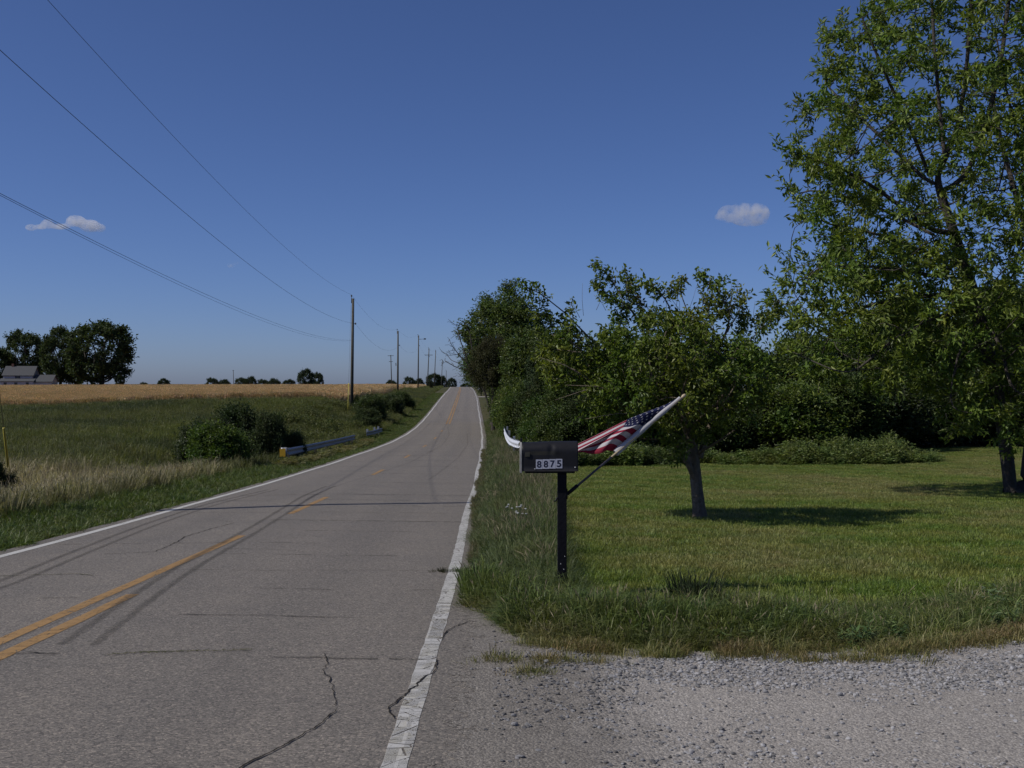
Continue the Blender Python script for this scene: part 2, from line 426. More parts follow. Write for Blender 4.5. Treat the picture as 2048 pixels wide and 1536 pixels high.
def stainmat(name, col, dens, sc_=6):
    m, nt, out = newmat(name)
    uv = N(nt, 'Attribute', attribute_type='GEOMETRY', attribute_name='ruv').outputs['Vector']
    s_ = N(nt, 'SeparateXYZ'); L(nt, uv, s_.inputs[0])
    ed = math_(nt, 'SUBTRACT', 1.0, math_(nt, 'POWER', math_(nt, 'ABSOLUTE', s_.outputs[2]), 2.0))
    pos = N(nt, 'NewGeometry').outputs['Position']
    al = math_(nt, 'MULTIPLY', math_(nt, 'MULTIPLY', ed, dens), math_(nt, 'ADD', math_(nt, 'MULTIPLY', noise(nt, sc_, 3, pos), .9), .45))
    grain = math_(nt, 'GREATER_THAN', noise(nt, 150, 2, pos), .40)
    al = math_(nt, 'MULTIPLY', al, math_(nt, 'ADD', math_(nt, 'MULTIPLY', grain, .5), .5))
    p = N(nt, 'BsdfDiffuse'); p.inputs[0].default_value = (*col, 1)
    tr = N(nt, 'BsdfTransparent'); mx = N(nt, 'MixShader'); L(nt, al, mx.inputs[0])
    L(nt, tr.outputs[0], mx.inputs[1]); L(nt, p.outputs[0], mx.inputs[2]); L(nt, mx.outputs[0], out.inputs[0])
    return m
M['skid'] = stainmat('skid', (.075, .071, .068), .36)
M['skid_soft'] = stainmat('skid_soft', (.095, .088, .082), .16)
def poly_off(pts):
    q = np.array(sorted([RP(*p) for p in pts], key=lambda t: t[1]))
    ys = np.linspace(q[0, 1], q[-1, 1], 200); os_ = np.interp(ys, q[:, 1], q[:, 0])
    k = np.exp(-.5 * (np.arange(-24, 25) / 9) ** 2); k /= k.sum(); os_ = np.convolve(np.pad(os_, 24, mode='reflect', reflect_type='odd'), k, 'valid')
    return (lambda t: float(np.interp(t, ys, os_))), q[0, 1], q[-1, 1]
skA, a0, a1 = poly_off([(-260, 1245), (0, 1168), (120, 1116), (300, 1046), (420, 1008), (545, 981)])
skB, b0, b1 = poly_off([(150, 1290), (300, 1180), (400, 1116), (474, 1078), (562, 1026), (610, 996), (660, 976)])
for fn, y0, y1, lab in ((skA, a0, a1, 'in the left lane'), (skB, b0, b1, 'crossing the yellow centre line')):
    ribbon('skid_mark', lambda t, fn=fn: fn(t) - .10, .11, y0, y1, 0.0048, M['skid'], 'left stripe of the dark tyre mark curving ' + lab, .02, 21)
    ribbon('skid_mark', lambda t, fn=fn: fn(t) + .13, .10, y0, y1, 0.0048, M['skid'], 'right stripe of the dark tyre mark curving ' + lab, .02, 22)
ribbon('skid_mark', lambda t: np.interp(t, [26, 40, 60, 78, 92], [-.8, .15, .55, .40, -.1]), .10, 26, 92, 0.0048, M['skid_soft'], 'long faint tyre mark wandering up the right lane', .02, 23)
ribbon('skid_mark', lambda t: np.interp(t, [30, 45, 62, 80], [1.5, 1.9, 2.0, 1.7]), .12, 30, 80, 0.0048, M['skid_soft'], 'faint tyre mark near the right edge of the far road', .02, 24)
ribbon('seam_crack', lambda t: -.265 + .012 * math.sin(t * 3) + .01 * math.sin(t * 7.7), .018, 4, 15.6, 0.0048, M['skid'], 'thin dark seam between the two yellow centre lines', .016, 25)

def crackmat(name, col):
    m, nt, out = newmat(name)
    p = N(nt, 'BsdfDiffuse'); p.inputs[0].default_value = (*col, 1); L(nt, p.outputs[0], out.inputs[0]); return m
M['crack'] = crackmat('crack', (.034, .032, .030)); M['crack_moss'] = crackmat('crack_moss', (.045, .048, .018))
def crack(pts, width, label, mat='crack', jag=.03, road_coords=False, seed=0, zoff=.0065, gap=0.0):
    q = np.array(pts if road_coords else [RP(*p) for p in pts], float)
    seg = np.r_[0, np.cumsum(np.linalg.norm(np.diff(q, axis=0), axis=1))]
    n = max(8, int(seg[-1] / .02)); t = np.linspace(0, seg[-1], n)
    o = np.interp(t, seg, q[:, 0]); y = np.interp(t, seg, q[:, 1])
    o = o + jag * 1.6 * (vnoise(t, t * 0 + seed, .20, 60, 4) - .5) + .018 * (vnoise(t, t * 0 + seed, .05, 61, 2) - .5); y = y + jag * 1.6 * (vnoise(t, t * 0 + seed, .20, 70, 4) - .5) + .018 * (vnoise(t, t * 0 + seed, .05, 71, 2) - .5)
    d = np.stack([np.gradient(o), np.gradient(y)], -1); d /= np.linalg.norm(d, axis=1)[:, None] + 1e-9
    nrm = np.stack([-d[:, 1], d[:, 0]], -1)
    hw = width * (.05 + 1.5 * vnoise(t, t * 0 + 3 + seed, .10, 80)) / 2
    hw *= np.minimum(1, np.minimum(np.arange(n), np.arange(n)[::-1]) / 6 + .12)
    A = np.stack([o, y], -1) - nrm * hw[:, None]; B = np.stack([o, y], -1) + nrm * hw[:, None]
    V = np.stack([A, B], 1).reshape(-1, 2)
    V = np.stack([xc(V[:, 1]) + V[:, 0], V[:, 1], road_z(V[:, 0], V[:, 1]) + zoff], -1)
    i = np.arange(n - 1)[:, None] * 2; qd = i + np.array([[0, 2, 3, 1]])
    if gap:
        kq = vnoise(t[:-1], t[:-1] * 0 + seed, .5, 90) > gap
        if kq.sum() > 4: qd = qd[kq]
    ob = obj('road_crack', mesh_np('road_crack', V, [qd], M[mat]))
    return tag(ob, label, kind='structure')
crack([(455, 1545), (520, 1505), (590, 1470), (640, 1440), (672, 1410)], 0.0120, 'long dark crack running diagonally across the near right lane', seed=1)
crack([(672, 1410), (668, 1375), (656, 1350), (652, 1322), (645, 1300)], 0.0082, 'zigzag crack rising from the diagonal crack', jag=.05, seed=2)
crack([(672, 1412), (720, 1400), (790, 1395)], 0.0037, 'hairline crack from the diagonal crack to the edge line', seed=3, gap=.35)
crack([(785, 1432), (782, 1405), (800, 1390), (830, 1358), (868, 1335), (874, 1318), (868, 1308)], 0.0125, 'wavy crack crossing the near white edge line', jag=.04, seed=4)
crack([(880, 1272), (890, 1258), (912, 1245), (940, 1235)], 0.0104, 'short crack in the pavement edge near the tall grass', seed=5, jag=.03)
crack([(205, 1310), (290, 1302), (400, 1299), (508, 1296)], 0.0156, 'mossy crack across the near lane', 'crack_moss', .02, seed=6)
crack([(10, 1308), (60, 1306), (120, 1310)], 0.0104, 'short dark crack beside the near yellow line', seed=7, gap=.3)
crack([(560, 1308), (700, 1306), (830, 1308), (888, 1308)], 0.0052, 'thin crack reaching the white edge line', seed=8, gap=.3)
crack([(-60, 1150), (60, 1147), (150, 1146), (190, 1150)], 0.0156, 'mossy crack across the left lane', 'crack_moss', .03, seed=9)
crack([(265, 1145), (340, 1140), (560, 1140), (760, 1137), (930, 1136)], 0.0104, 'straight crack across both lanes below the yellow line end', 'crack', .012, seed=10, gap=.2)
crack([(200, 1106), (310, 1102), (340, 1090), (372, 1072), (430, 1055), (470, 1045)], 0.0125, 'curved crack in the left lane', seed=11)
crack([(375, 1042), (440, 1041), (475, 1045)], 0.0104, 'short crack in the left lane beside the tyre mark', seed=12)
crack([(410, 1098), (560, 1099), (620, 1104)], 0.0073, 'thin crack right of the yellow line end', seed=13, gap=.3)
jn = 0
for k_, (yj, a, b) in enumerate([(7.36, -.1, 2.9), (8.9, .6, 2.2), (9.8, -2.6, -.5), (10.4, .9, 2.8), (13.1, -.2, 2.6), (14.4, -2.7, 1.0), (16.0, .3, 2.9), (19.4, -2.6, 2.7), (20.9, .2, 2.8), (22.4, -2.6, 1.6)]):
    crack([(a, yj), ((a + b) / 2, yj + random.uniform(-.08, .08)), (b, yj + random.uniform(-.08, .08))], .009 + .0004 * yj, 'hairline cross crack in the near road surface', jag=.03, road_coords=True, seed=60 + k_, gap=.38)['group'] = 'hairline cross cracks in the near road'
for yj in [17.7, 24.0, 28.5, 33.0, 37.6, 42.2, 46.8, 51.2, 56, 60.6, 65.2, 70, 79, 88, 97, 106, 115.5, 125, 134]:
    a = -2.7 + random.random() * (1.2 if yj > 20 else 2.2); b = 2.9 - random.random() * .5
    if yj in (28.5, 33.0, 42.2): a = random.uniform(-.5, .6)
    crack([(a, yj + random.uniform(-.1, .1)), (.3, yj + random.uniform(-.08, .08)), (b, yj)], .017 + .0006 * yj,
          'thin cross crack over the road at a worn joint', jag=.02, road_coords=True, seed=20 + jn, gap=.15)['group'] = 'cross cracks at the road joints'
    jn += 1

# ------------------------------------------------------------------ driveway (gravel sheet)
gx = np.arange(-1.55, 16, .10); gy = np.arange(-3, 13, .10)
GX, GY = np.meshgrid(gx, gy)
def drive_inside(x, y, grow=.0):
    e = x - xc(y)
    j = .16 * (vnoise(x, y, .5, 77) - .5)
    return (e > 2.7) & (y < front_y(x) + grow + j)
GZ = ground_z(GX, GY) + .012 + .021 * (1 - sstep(GX - xc(GY), 3.5, 4.5)) + .018 * (vnoise(GX, GY, .35, 78) - .5) * sstep(GX - xc(GY), 3.25, 3.8) + .05 * (vnoise(GX, GY, 1.6, 79, 2) - .4) * sstep(GX - xc(GY), 3.4, 5)
GZ = np.maximum(GZ, ground_z(GX, GY) + .005)
def drive_z(x, y):
    e = np.asarray(x) - xc(y)
    z = ground_z(x, y) + .012 + .021 * (1 - sstep(e, 3.5, 4.5)) + .018 * (vnoise(x, y, .35, 78) - .5) * sstep(e, 3.25, 3.8) + .05 * (vnoise(x, y, 1.6, 79, 2) - .4) * sstep(e, 3.4, 5)
    return np.maximum(z, ground_z(x, y) + .005)
ins = drive_inside(GX, GY, .12)
idx = np.arange(GX.size).reshape(GX.shape)
quads = np.stack([idx[:-1, :-1], idx[:-1, 1:], idx[1:, 1:], idx[1:, :-1]], -1)
quads = quads[ins[:-1, :-1]].reshape(-1, 4)
m, nt, out = newmat('gravel_bed')
pos = N(nt, 'NewGeometry').outputs['Position']
big = noise(nt, .7, 4, pos); mid = noise(nt, 9, 4, pos)
vo = N(nt, 'TexVoronoi'); vo.inputs['Scale'].default_value = 62; L(nt, pos, vo.inputs['Vector'])
vs_ = N(nt, 'SeparateColor'); L(nt, vo.outputs['Color'], vs_.inputs[0])
vo2 = N(nt, 'TexVoronoi'); vo2.inputs['Scale'].default_value = 140; L(nt, pos, vo2.inputs['Vector'])
vs2 = N(nt, 'SeparateColor'); L(nt, vo2.outputs['Color'], vs2.inputs[0])
ap = N(nt, 'Attribute', attribute_type='GEOMETRY', attribute_name='apron')
apm = N(nt, 'MapRange'); L(nt, math_(nt, 'ADD', ap.outputs['Fac'], math_(nt, 'MULTIPLY', math_(nt, 'SUBTRACT', noise(nt, 3.5, 4, pos), .5), .9)), apm.inputs[0]); apm.inputs[1].default_value = .25; apm.inputs[2].default_value = .75
c = mixrgb(nt, big, (.225, .204, .176), (.345, .316, .278))
c = mixrgb(nt, math_(nt, 'MULTIPLY', mid, .4), c, (.30, .29, .28))
c = mixrgb(nt, apm.outputs[0], mixrgb(nt, mid, (.160, .146, .126), (.205, .187, .163)), c)
c = mixrgb(nt, .55, c, mixrgb(nt, 1.0, c, ramp(nt, vs_.outputs[0], [(0, (.6, .6, .62)), (.5, (1, 1, 1)), (1, (1.4, 1.4, 1.4))]), 'MULTIPLY'))
c = mixrgb(nt, .6, c, mixrgb(nt, 1.0, c, ramp(nt, vs2.outputs[1], [(0, (.5, .5, .52)), (.5, (1, 1, 1)), (1, (1.6, 1.6, 1.6))]), 'MULTIPLY'))
p = N(nt, 'BsdfPrincipled', Roughness=.9); p.inputs['Specular IOR Level'].default_value = .25
L(nt, c, p.inputs['Base Color'])
hh = math_(nt, 'ADD', math_(nt, 'MULTIPLY', vs_.outputs[0], 1.0), math_(nt, 'MULTIPLY', vs2.outputs[1], .6))
hh = math_(nt, 'SUBTRACT', hh, math_(nt, 'MULTIPLY', vo.outputs['Distance'], 1.2))
L(nt, bump(nt, hh, .006, .8), p.inputs['Normal'])
eo = N(nt, 'Attribute', attribute_type='GEOMETRY', attribute_name='eoff')
am = math_(nt, 'GREATER_THAN', math_(nt, 'ADD', eo.outputs['Fac'], math_(nt, 'MULTIPLY', math_(nt, 'SUBTRACT', noise(nt, 7, 5, pos, .7), .5), .8)), 3.12)
trn = N(nt, 'BsdfTransparent'); mxs = N(nt, 'MixShader'); L(nt, am, mxs.inputs[0]); L(nt, trn.outputs[0], mxs.inputs[1]); L(nt, p.outputs[0], mxs.inputs[2]); L(nt, mxs.outputs[0], out.inputs[0])
dv = obj('driveway', mesh_np('driveway', np.stack([GX, GY, GZ], -1).reshape(-1, 3), [quads], m, True, attrs={'apron': ('FLOAT', sstep(GX - xc(GY), 3.3, 4.7).ravel()), 'eoff': ('FLOAT', (GX - xc(GY)).ravel())}))
tag(dv, 'pale gravel driveway apron in the right foreground', kind='structure')
# far driveway strip
fy = np.linspace(172, 176.5, 5); fo = np.linspace(3.1, 9.5, 9)
FO, FY = np.meshgrid(fo, fy); FX = xc(FY) + FO; FZ = ground_z(FX, FY) + .05
idx = np.arange(FX.size).reshape(FX.shape)
quads = np.stack([idx[:-1, :-1], idx[:-1, 1:], idx[1:, 1:], idx[1:, :-1]], -1).reshape(-1, 4)
tag(obj('driveway', mesh_np('far_driveway', np.stack([FX, FY, FZ], -1).reshape(-1, 3), [quads], m, True, attrs={'apron': ('FLOAT', np.ones(FX.size)), 'eoff': ('FLOAT', np.full(FX.size, 9.0))})),
    'pale far driveway joining the road from the right below the crest', kind='structure')

# ------------------------------------------------------------------ scatter: prototypes + geometry nodes
def proto_collection(name, meshes):
    c = bpy.data.collections.new(name)
    for i, me in enumerate(meshes):
        o = bpy.data.objects.new('%s_%02d' % (name, i), me); c.objects.link(o)
    return c
def scatter(name, pts, rot, scl, tint, coll, nproto, label, pid=None):
    pts = np.asarray(pts, np.float32)
    me = bpy.data.meshes.new(name); me.vertices.add(len(pts)); me.vertices.foreach_set('co', pts.ravel())
    for k, typ, fld, d in (('rot', 'FLOAT_VECTOR', 'vector', rot), ('scl', 'FLOAT_VECTOR', 'vector', scl),
                           ('tint', 'FLOAT_VECTOR', 'vector', tint), ('pid', 'INT', 'value', RNG.integers(0, nproto, len(pts)) if pid is None else pid)):
        a = me.attributes.new(k, typ, 'POINT'); a.data.foreach_set(fld, np.asarray(d, np.int32 if typ == 'INT' else np.float32).ravel())
    o = obj(name, me)
    ng = bpy.data.node_groups.new(name, 'GeometryNodeTree')
    ng.interface.new_socket('Geometry', in_out='INPUT', socket_type='NodeSocketGeometry')
    ng.interface.new_socket('Geometry', in_out='OUTPUT', socket_type='NodeSocketGeometry')
    gi = ng.nodes.new('NodeGroupInput'); go = ng.nodes.new('NodeGroupOutput')
    ci = ng.nodes.new('GeometryNodeCollectionInfo'); ci.inputs[0].default_value = coll
    ci.inputs['Separate Children'].default_value = True; ci.inputs['Reset Children'].default_value = True
    ip = ng.nodes.new('GeometryNodeInstanceOnPoints'); ip.inputs['Pick Instance'].default_value = True
    def attr(nm, dt):
        n = ng.nodes.new('GeometryNodeInputNamedAttribute'); n.data_type = dt; n.inputs[0].default_value = nm
        return n.outputs[0]
    ng.links.new(gi.outputs[0], ip.inputs['Points']); ng.links.new(ci.outputs[0], ip.inputs['Instance'])
    ng.links.new(attr('pid', 'INT'), ip.inputs['Instance Index'])
    ng.links.new(attr('rot', 'FLOAT_VECTOR'), ip.inputs['Rotation']); ng.links.new(attr('scl', 'FLOAT_VECTOR'), ip.inputs['Scale'])
    ng.links.new(ip.outputs[0], go.inputs[0])
    md = o.modifiers.new('scatter', 'NODES'); md.node_group = ng
    return tag(o, label, kind='stuff')

def blades(n, radius, h, wd, lean, seed, stalks=0, stalk_h=None, bend=.5, disc=True):
    """a tuft of tapered, bent blades; returns a mesh with materials [grass, seed]"""
    r = np.random.default_rng(seed)
    V = []; T = []; Q = []; lv = []; 
    rad = radius * np.sqrt(r.random(n)) if disc else radius * r.random(n)
    th = r.random(n) * 2 * np.pi
    bx, by = rad * np.cos(th), rad * np.sin(th)
    hh = h[0] + (h[1] - h[0]) * r.random(n) ** 1.2
    az = th + r.normal(0, 1.0, n); ln = lean * (.25 + r.random(n)) 
    fa = r.random(n) * np.pi
    wv = wd * (.6 + .8 * r.random(n))
    lvr = r.random(n)
    k = 0
    for i in range(n):
        dx, dy = np.cos(az[i]) * ln[i], np.sin(az[i]) * ln[i]
        sx, sy = np.cos(fa[i]) * wv[i] / 2, np.sin(fa[i]) * wv[i] / 2
        H = hh[i]
        p1 = (bx[i] + dx * H * .22, by[i] + dy * H * .22, H * .5)
        p2 = (bx[i] + dx * H * (.55), by[i] + dy * H * .55, H * (.85))
        p3 = (bx[i] + dx * H * (.8 + bend), by[i] + dy * H * (.8 + bend), H * (1.0 - bend * .35 * ln[i]))
        V += [(bx[i] - sx, by[i] - sy, 0), (bx[i] + sx, by[i] + sy, 0), (p1[0] - sx * .9, p1[1] - sy * .9, p1[2]), (p1[0] + sx * .9, p1[1] + sy * .9, p1[2]),
              (p2[0] - sx * .6, p2[1] - sy * .6, p2[2]), (p2[0] + sx * .6, p2[1] + sy * .6, p2[2]), p3]
        Q += [(k, k + 1, k + 3, k + 2), (k + 2, k + 3, k + 5, k + 4)]; T += [(k + 4, k + 5, k + 6)]
        lv += [lvr[i]] * 7; k += 7
    SQ = []
    for i in range(stalks):
        a = r.random() * 2 * np.pi; rr = radius * math.sqrt(r.random()); H = stalk_h[0] + (stalk_h[1] - stalk_h[0]) * r.random()
        b0 = np.array([rr * math.cos(a), rr * math.sin(a), 0]); az_ = r.normal(.4, .8); l_ = .1 + .35 * r.random()
        d = np.array([math.cos(az_) * l_, math.sin(az_) * l_, 0])
        b1 = b0 + d * H * .4 + np.array([0, 0, H * .78]); b2 = b0 + d * H * 1.0 + np.array([0, 0, H])
        f = r.random() * np.pi; s_ = np.array([math.cos(f), math.sin(f), 0])
        w1 = .0011; w2 = .0028 + wd * .22
        V += [tuple(b0 - s_ * w1), tuple(b0 + s_ * w1), tuple(b1 - s_ * w1), tuple(b1 + s_ * w1)]
        lvv = r.random(); lv += [lvv] * 4
        SQ += [(k, k + 1, k + 3, k + 2)]; k += 4
        for s2 in (s_, np.array([-s_[1], s_[0], 0])):
            mid = b1 * .5 + b2 * .5
            V += [tuple(b1), tuple(mid - s2 * w2), tuple(b2), tuple(mid + s2 * w2)]; lv += [lvv] * 4
            SQ += [(k, k + 1, k + 2, k + 3)]; k += 4
    pol = [np.array(Q), np.array(T)] + ([np.array(SQ)] if SQ else [])
    mi = np.r_[np.zeros(len(Q) + len(T)), np.ones(len(SQ))]
    return mesh_np('tuft', np.array(V), pol, [M['grass'], M['seed']], False, mi, {'lv': ('FLOAT', lv)})
M['seed'] = simple('seed_head', (.235, .20, .12), .8, var=.35, nscale=4)
M['wheat_straw'] = leafmat('wheat_straw', 'tint', .2, .7, .2)

def zrot(n, tilt=.12):
    return np.stack([RNG.normal(0, tilt, n), RNG.normal(0, tilt, n), RNG.random(n) * 6.283], -1)
def onground(x, y, dz=-.02): return np.stack([x, y, ground_z(x, y) + dz], -1)
def uscale(n, a, b, hz=None):
    s_ = a + (b - a) * RNG.random(n); hz = 1 if hz is None else hz
    return np.stack([s_, s_, s_ * hz], -1)

def leaf_arrays(cent, dirs, length, width, fold=.25, up=.6, seed=0):
    """diamond leaves with a folded midrib: cent (N,3), dirs (N,3)"""
    r = np.random.default_rng(seed); n = len(cent)
    d = dirs / (np.linalg.norm(dirs, axis=1)[:, None] + 1e-9)
    nr = r.normal(0, 1, (n, 3)); nr[:, 2] += up * 2
    s_ = np.cross(d, nr); s_ /= np.linalg.norm(s_, axis=1)[:, None] + 1e-9
    nn = np.cross(s_, d)
    ln = length * (.65 + .7 * r.random(n)); wd = width * (.65 + .7 * r.random(n))
    base = cent; tip = cent + d * ln[:, None] - nn * (ln * .12)[:, None]
    mid = cent + d * (ln * .45)[:, None] + nn * (wd * fold)[:, None]
    l_ = mid - s_ * (wd / 2)[:, None]; rr_ = mid + s_ * (wd / 2)[:, None]
    V = np.stack([base, l_, tip, rr_], 1).reshape(-1, 3)
    i = np.arange(n)[:, None] * 4
    T = np.concatenate([i + np.array([[0, 2, 1]]), i + np.array([[0, 3, 2]])])
    lv = np.repeat(r.random(n), 4)
    return V, T, lv

# --- lawn
lawn_p = proto_collection('lawn_tuft', [blades(300, .32, (.025, .07), .0055, .9, 100 + i) for i in range(4)])
n = 26000
x = RNG.uniform(-.2, 27, n); y = 7.3 + (57 - 7.3) * RNG.random(n) ** 1.25
keep = (x > lawn_edge_x(y)) & (y < lawn_back_y(x)) & (y > front_y(x) + .25) & (np.abs(x) < .53 * y + 1.5)
x, y = x[keep], y[keep]; n = len(x)
# mowing passes run roughly parallel to the back edge; dry patches
st = .5 + .5 * np.sin((y * .95 + x * .32) * 2.6 + 2.2 * vnoise(x, y, 6, 201)); dry = sstep(vnoise(x, y, 3.2, 202) * .65 + .35 * vnoise(x, y, .6, 203), .42, .72)
tint = mixc((.106, .160, .023), (.164, .198, .044), st)
tint = mixc(tint, (.245, .22, .09), dry * .66)
tint *= (.8 + .4 * RNG.random((n, 1)))
sc_ = uscale(n, .8, 1.25, (.75 + .5 * vnoise(x, y, 1.5, 204)))
scatter('lawn', onground(x, y, -.008), zrot(n, .05), sc_, tint, lawn_p, 4, 'short mown lawn around the small tree')

# --- tall roadside grass, right strip and in front of the lawn
tall_p = proto_collection('tall_tuft', [blades(52, .10, (.14, .44), .0065, .55, 120 + i, (3, 0, 1, 0, 0)[i], (.36, .58)) for i in range(5)])
mid_p = proto_collection('mid_tuft', [blades(42, .10, (.09, .26), .007, .7, 130 + i, 1 if i == 1 else 0, (.22, .34)) for i in range(4)])
short_p = proto_collection('short_tuft', [blades(30, .07, (.03, .11), .005, .9, 140 + i) for i in range(4)])
n = 9000
y = 8.6 + 95 * RNG.random(n) ** 1.9; e = RNG.random(n)
x0 = xc(y) + 3.12 + .12 * vnoise(y, y * 0, .7, 210) - .10 * (y > 14); x1 = np.where(y < 44, lawn_edge_x(y) + .05, xc(y) + 7)
x = x0 + (x1 - x0) * e
keep = (y > front_y(x) + .15); x, y, e = x[keep], y[keep], e[keep]; n = len(x)
edge = sstep(x - xc(y), 3.05, 3.9)
t1 = vnoise(x, y, 1.6, 211); t2 = vnoise(x, y, .8, 212)
tint = mixc((.072, .108, .030), (.112, .132, .052), t1)
tint = mixc(tint, (.17, .155, .085), sstep(t2, .56, .85) * .5 * sstep(y, 9.5, 13))
tint *= .75 + .5 * RNG.random((n, 1))
hz = (.45 + .75 * edge) * (.75 + .5 * t2) * np.interp(y, [8, 9.2, 10.2, 14], [.5, .42, .60, 1]) * np.where(y > 60, .55, 1)
scatter('verge_grass', onground(x, y), zrot(n, .16), uscale(n, .75, 1.15, hz), tint, tall_p, 5, 'tall seeding grass strip between road and lawn',
        np.where(RNG.random(n) < .9 * sstep(vnoise(x, y, 1.1, 214), .47, .62) * sstep(y, 10.2, 12), RNG.choice([0, 2], n), RNG.choice([1, 3, 4], n)))
# band in front of the lawn
n = 5200
x = RNG.uniform(-.42, 9, n); u = RNG.random(n); y = front_y(x) + .12 + u * (1.75 - .07 * x)
keep = (x < y * .53 + .5); x, y, u = x[keep], y[keep], u[keep]; n = len(x)
t1 = vnoise(x, y, .9, 221); t2 = vnoise(x, y, .5, 222)
left = 1 - sstep(x, 1.5, 3.2)
hz = (.35 + .65 * sstep(u, .02, .4)) * (1 - .5 * sstep(u, .7, 1)) * (.65 + .7 * t1) * (.5 + .75 * left)
tint = mixc((.078, .122, .024), (.125, .152, .046), t2)
dryf = (1 - sstep(u, .05, .32)) * (.35 + .5 * (1 - left))
tint = mixc(tint, (.17, .145, .062), np.clip(dryf + .5 * sstep(t2, .65, .9), 0, .9))
tint *= .75 + .5 * RNG.random((n, 1))
scatter('front_grass', onground(x, y), zrot(n, .15), uscale(n, .75, 1.2, hz), tint, mid_p, 4, 'unmown grass band between gravel driveway and lawn')
n2_ = 130; x2 = RNG.uniform(-.35, 6, n2_); y2 = front_y(x2) + .25 + 1.3 * RNG.random(n2_)
weed_front = (x2, y2)
n3_ = 240; x3 = np.where(RNG.random(n3_) < .6, RNG.uniform(-.3, 1.6, n3_), RNG.uniform(1.6, 6, n3_)); y3 = front_y(x3) + .2 + 1.4 * RNG.random(n3_)
scatter('seeding_grass', onground(x3, y3), zrot(n3_, .25), uscale(n3_, .55, .95) * np.array([1, 1, .62]), np.tile([.15, .165, .06], (n3_, 1)) * (.7 + .6 * RNG.random((n3_, 1))), tall_p, 5,
        'taller seeding tufts standing out of the front grass', RNG.choice([0, 2, 1], n3_))
# short dry fringe creeping on to the gravel
n = 3400
x = RNG.uniform(-.4, 9, n); y = front_y(x) + RNG.normal(.02, .10, n)
kk = vnoise(x, y, .28, 231) > .44; x, y = x[kk], y[kk]
ex = RNG.normal(0, 1, (90, 2)) * (.22, .06) + (.30, 7.3); ex2 = RNG.normal(0, 1, (60, 2)) * (.35, .05) + (2.3, 7.38)
ex3 = RNG.normal(0, 1, (30, 2)) * (.10, .08) + (.14, 6.9)
ex = np.concatenate([ex, ex2, ex3]); ex = ex[vnoise(ex[:, 0], ex[:, 1], .12, 232) > .45]
x = np.r_[x, ex[:, 0]]; y = np.r_[y, ex[:, 1]]
keep = x < y * .53 + .5; x, y = x[keep], y[keep]; n = len(x)
tint = mixc((.085, .10, .028), (.19, .155, .07), RNG.random(n)) * (.8 + .4 * RNG.random((n, 1)))
scatter('dry_grass', onground(x, y, .0), zrot(n, .15), uscale(n, .5, 1.1), tint * 1.25, short_p, 4, 'short olive and straw coloured grass fringing the gravel')

# --- left verge
n = 11000
y = 12.5 + 190 * RNG.random(n) ** 2.0; d = 4.2 * RNG.random(n) ** 1.1 + .28
x = xc(y) - HW - d
t1 = vnoise(x, y, 2.2, 241); t2 = vnoise(x, y, .9, 242)
tint = mixc((.058, .094, .016), (.105, .135, .030), t1)
tint = mixc(tint, (.20, .165, .085), sstep(d, 2.2, 4) * .5 * sstep(t2, .35, .7))
tint *= .75 + .5 * RNG.random((n, 1))
hz = (.45 + .9 * sstep(d, .6, 3.6)) * (.7 + .6 * t2)
scatter('verge_grass', onground(x, y), zrot(n, .15), uscale(n, .85, 1.35, hz), tint, mid_p, 4, 'green grass verge along the left side of the road')
# --- left meadow
mead_p = proto_collection('meadow_tuft', [blades(90, .27, (.22, .60), .011, .5, 150 + i, (4, 0, 1, 0, 0)[i], (.5, .8)) for i in range(5)])
n = 34000
y = 16 + 92 * RNG.random(n) ** 1.35; x = xc(y) - HW - 2.6 - 62 * RNG.random(n) ** 1.15
keep = (np.abs(x) < .53 * y + 6) & ~wheat_mask(x, y + 1.0); x, y = x[keep], y[keep]
n2_ = 9000; y2 = 96 + 230 * RNG.random(n2_) ** 1.4; x2 = xc(y2) - HW - 2.5 - 8.5 * RNG.random(n2_)
k2 = ~wheat_mask(x2, y2); x = np.r_[x, x2[k2]]; y = np.r_[y, y2[k2]]; n = len(x)
d = xc(y) - HW - x
t1 = vnoise(x, y, 5, 251); t2 = vnoise(x, y, 1.6, 252)
tint = mixc((.078, .094, .030), (.128, .136, .046), t1)
tint = mixc(tint, (.115, .135, .024), sstep(vnoise(x, y, 7, 253), .42, .66) * sstep(x, -34, -14) * .85)
tint = mixc(tint, (.046, .062, .026), sstep(vnoise(x, y, 8, 254), .55, .75) * .7)
pale = (1 - sstep(y + 6 * (t1 - .5), 31, 39)) * sstep(d, 1.8, 3.6)
tint = mixc(tint, (.40, .345, .23), np.clip(pale * (.35 + .9 * t2), 0, .95))
tint = mixc(tint, (.12, .11, .06), sstep(t2, .6, .9) * .4)
tint *= .75 + .5 * RNG.random((n, 1))
hz = .75 + .5 * t2
hz = hz * np.where(y > 96, .9, 1.0)
scatter('meadow_grass', onground(x, y), zrot(n, .15), uscale(n, .8, 1.3, hz), tint, mead_p, 5, 'rough meadow of tall grass between road and wheat',
        np.where(RNG.random(n) < np.clip(.95 * pale * (.4 + t2) + .12, 0, 1), RNG.choice([0, 2], n), RNG.choice([1, 3, 4], n)))

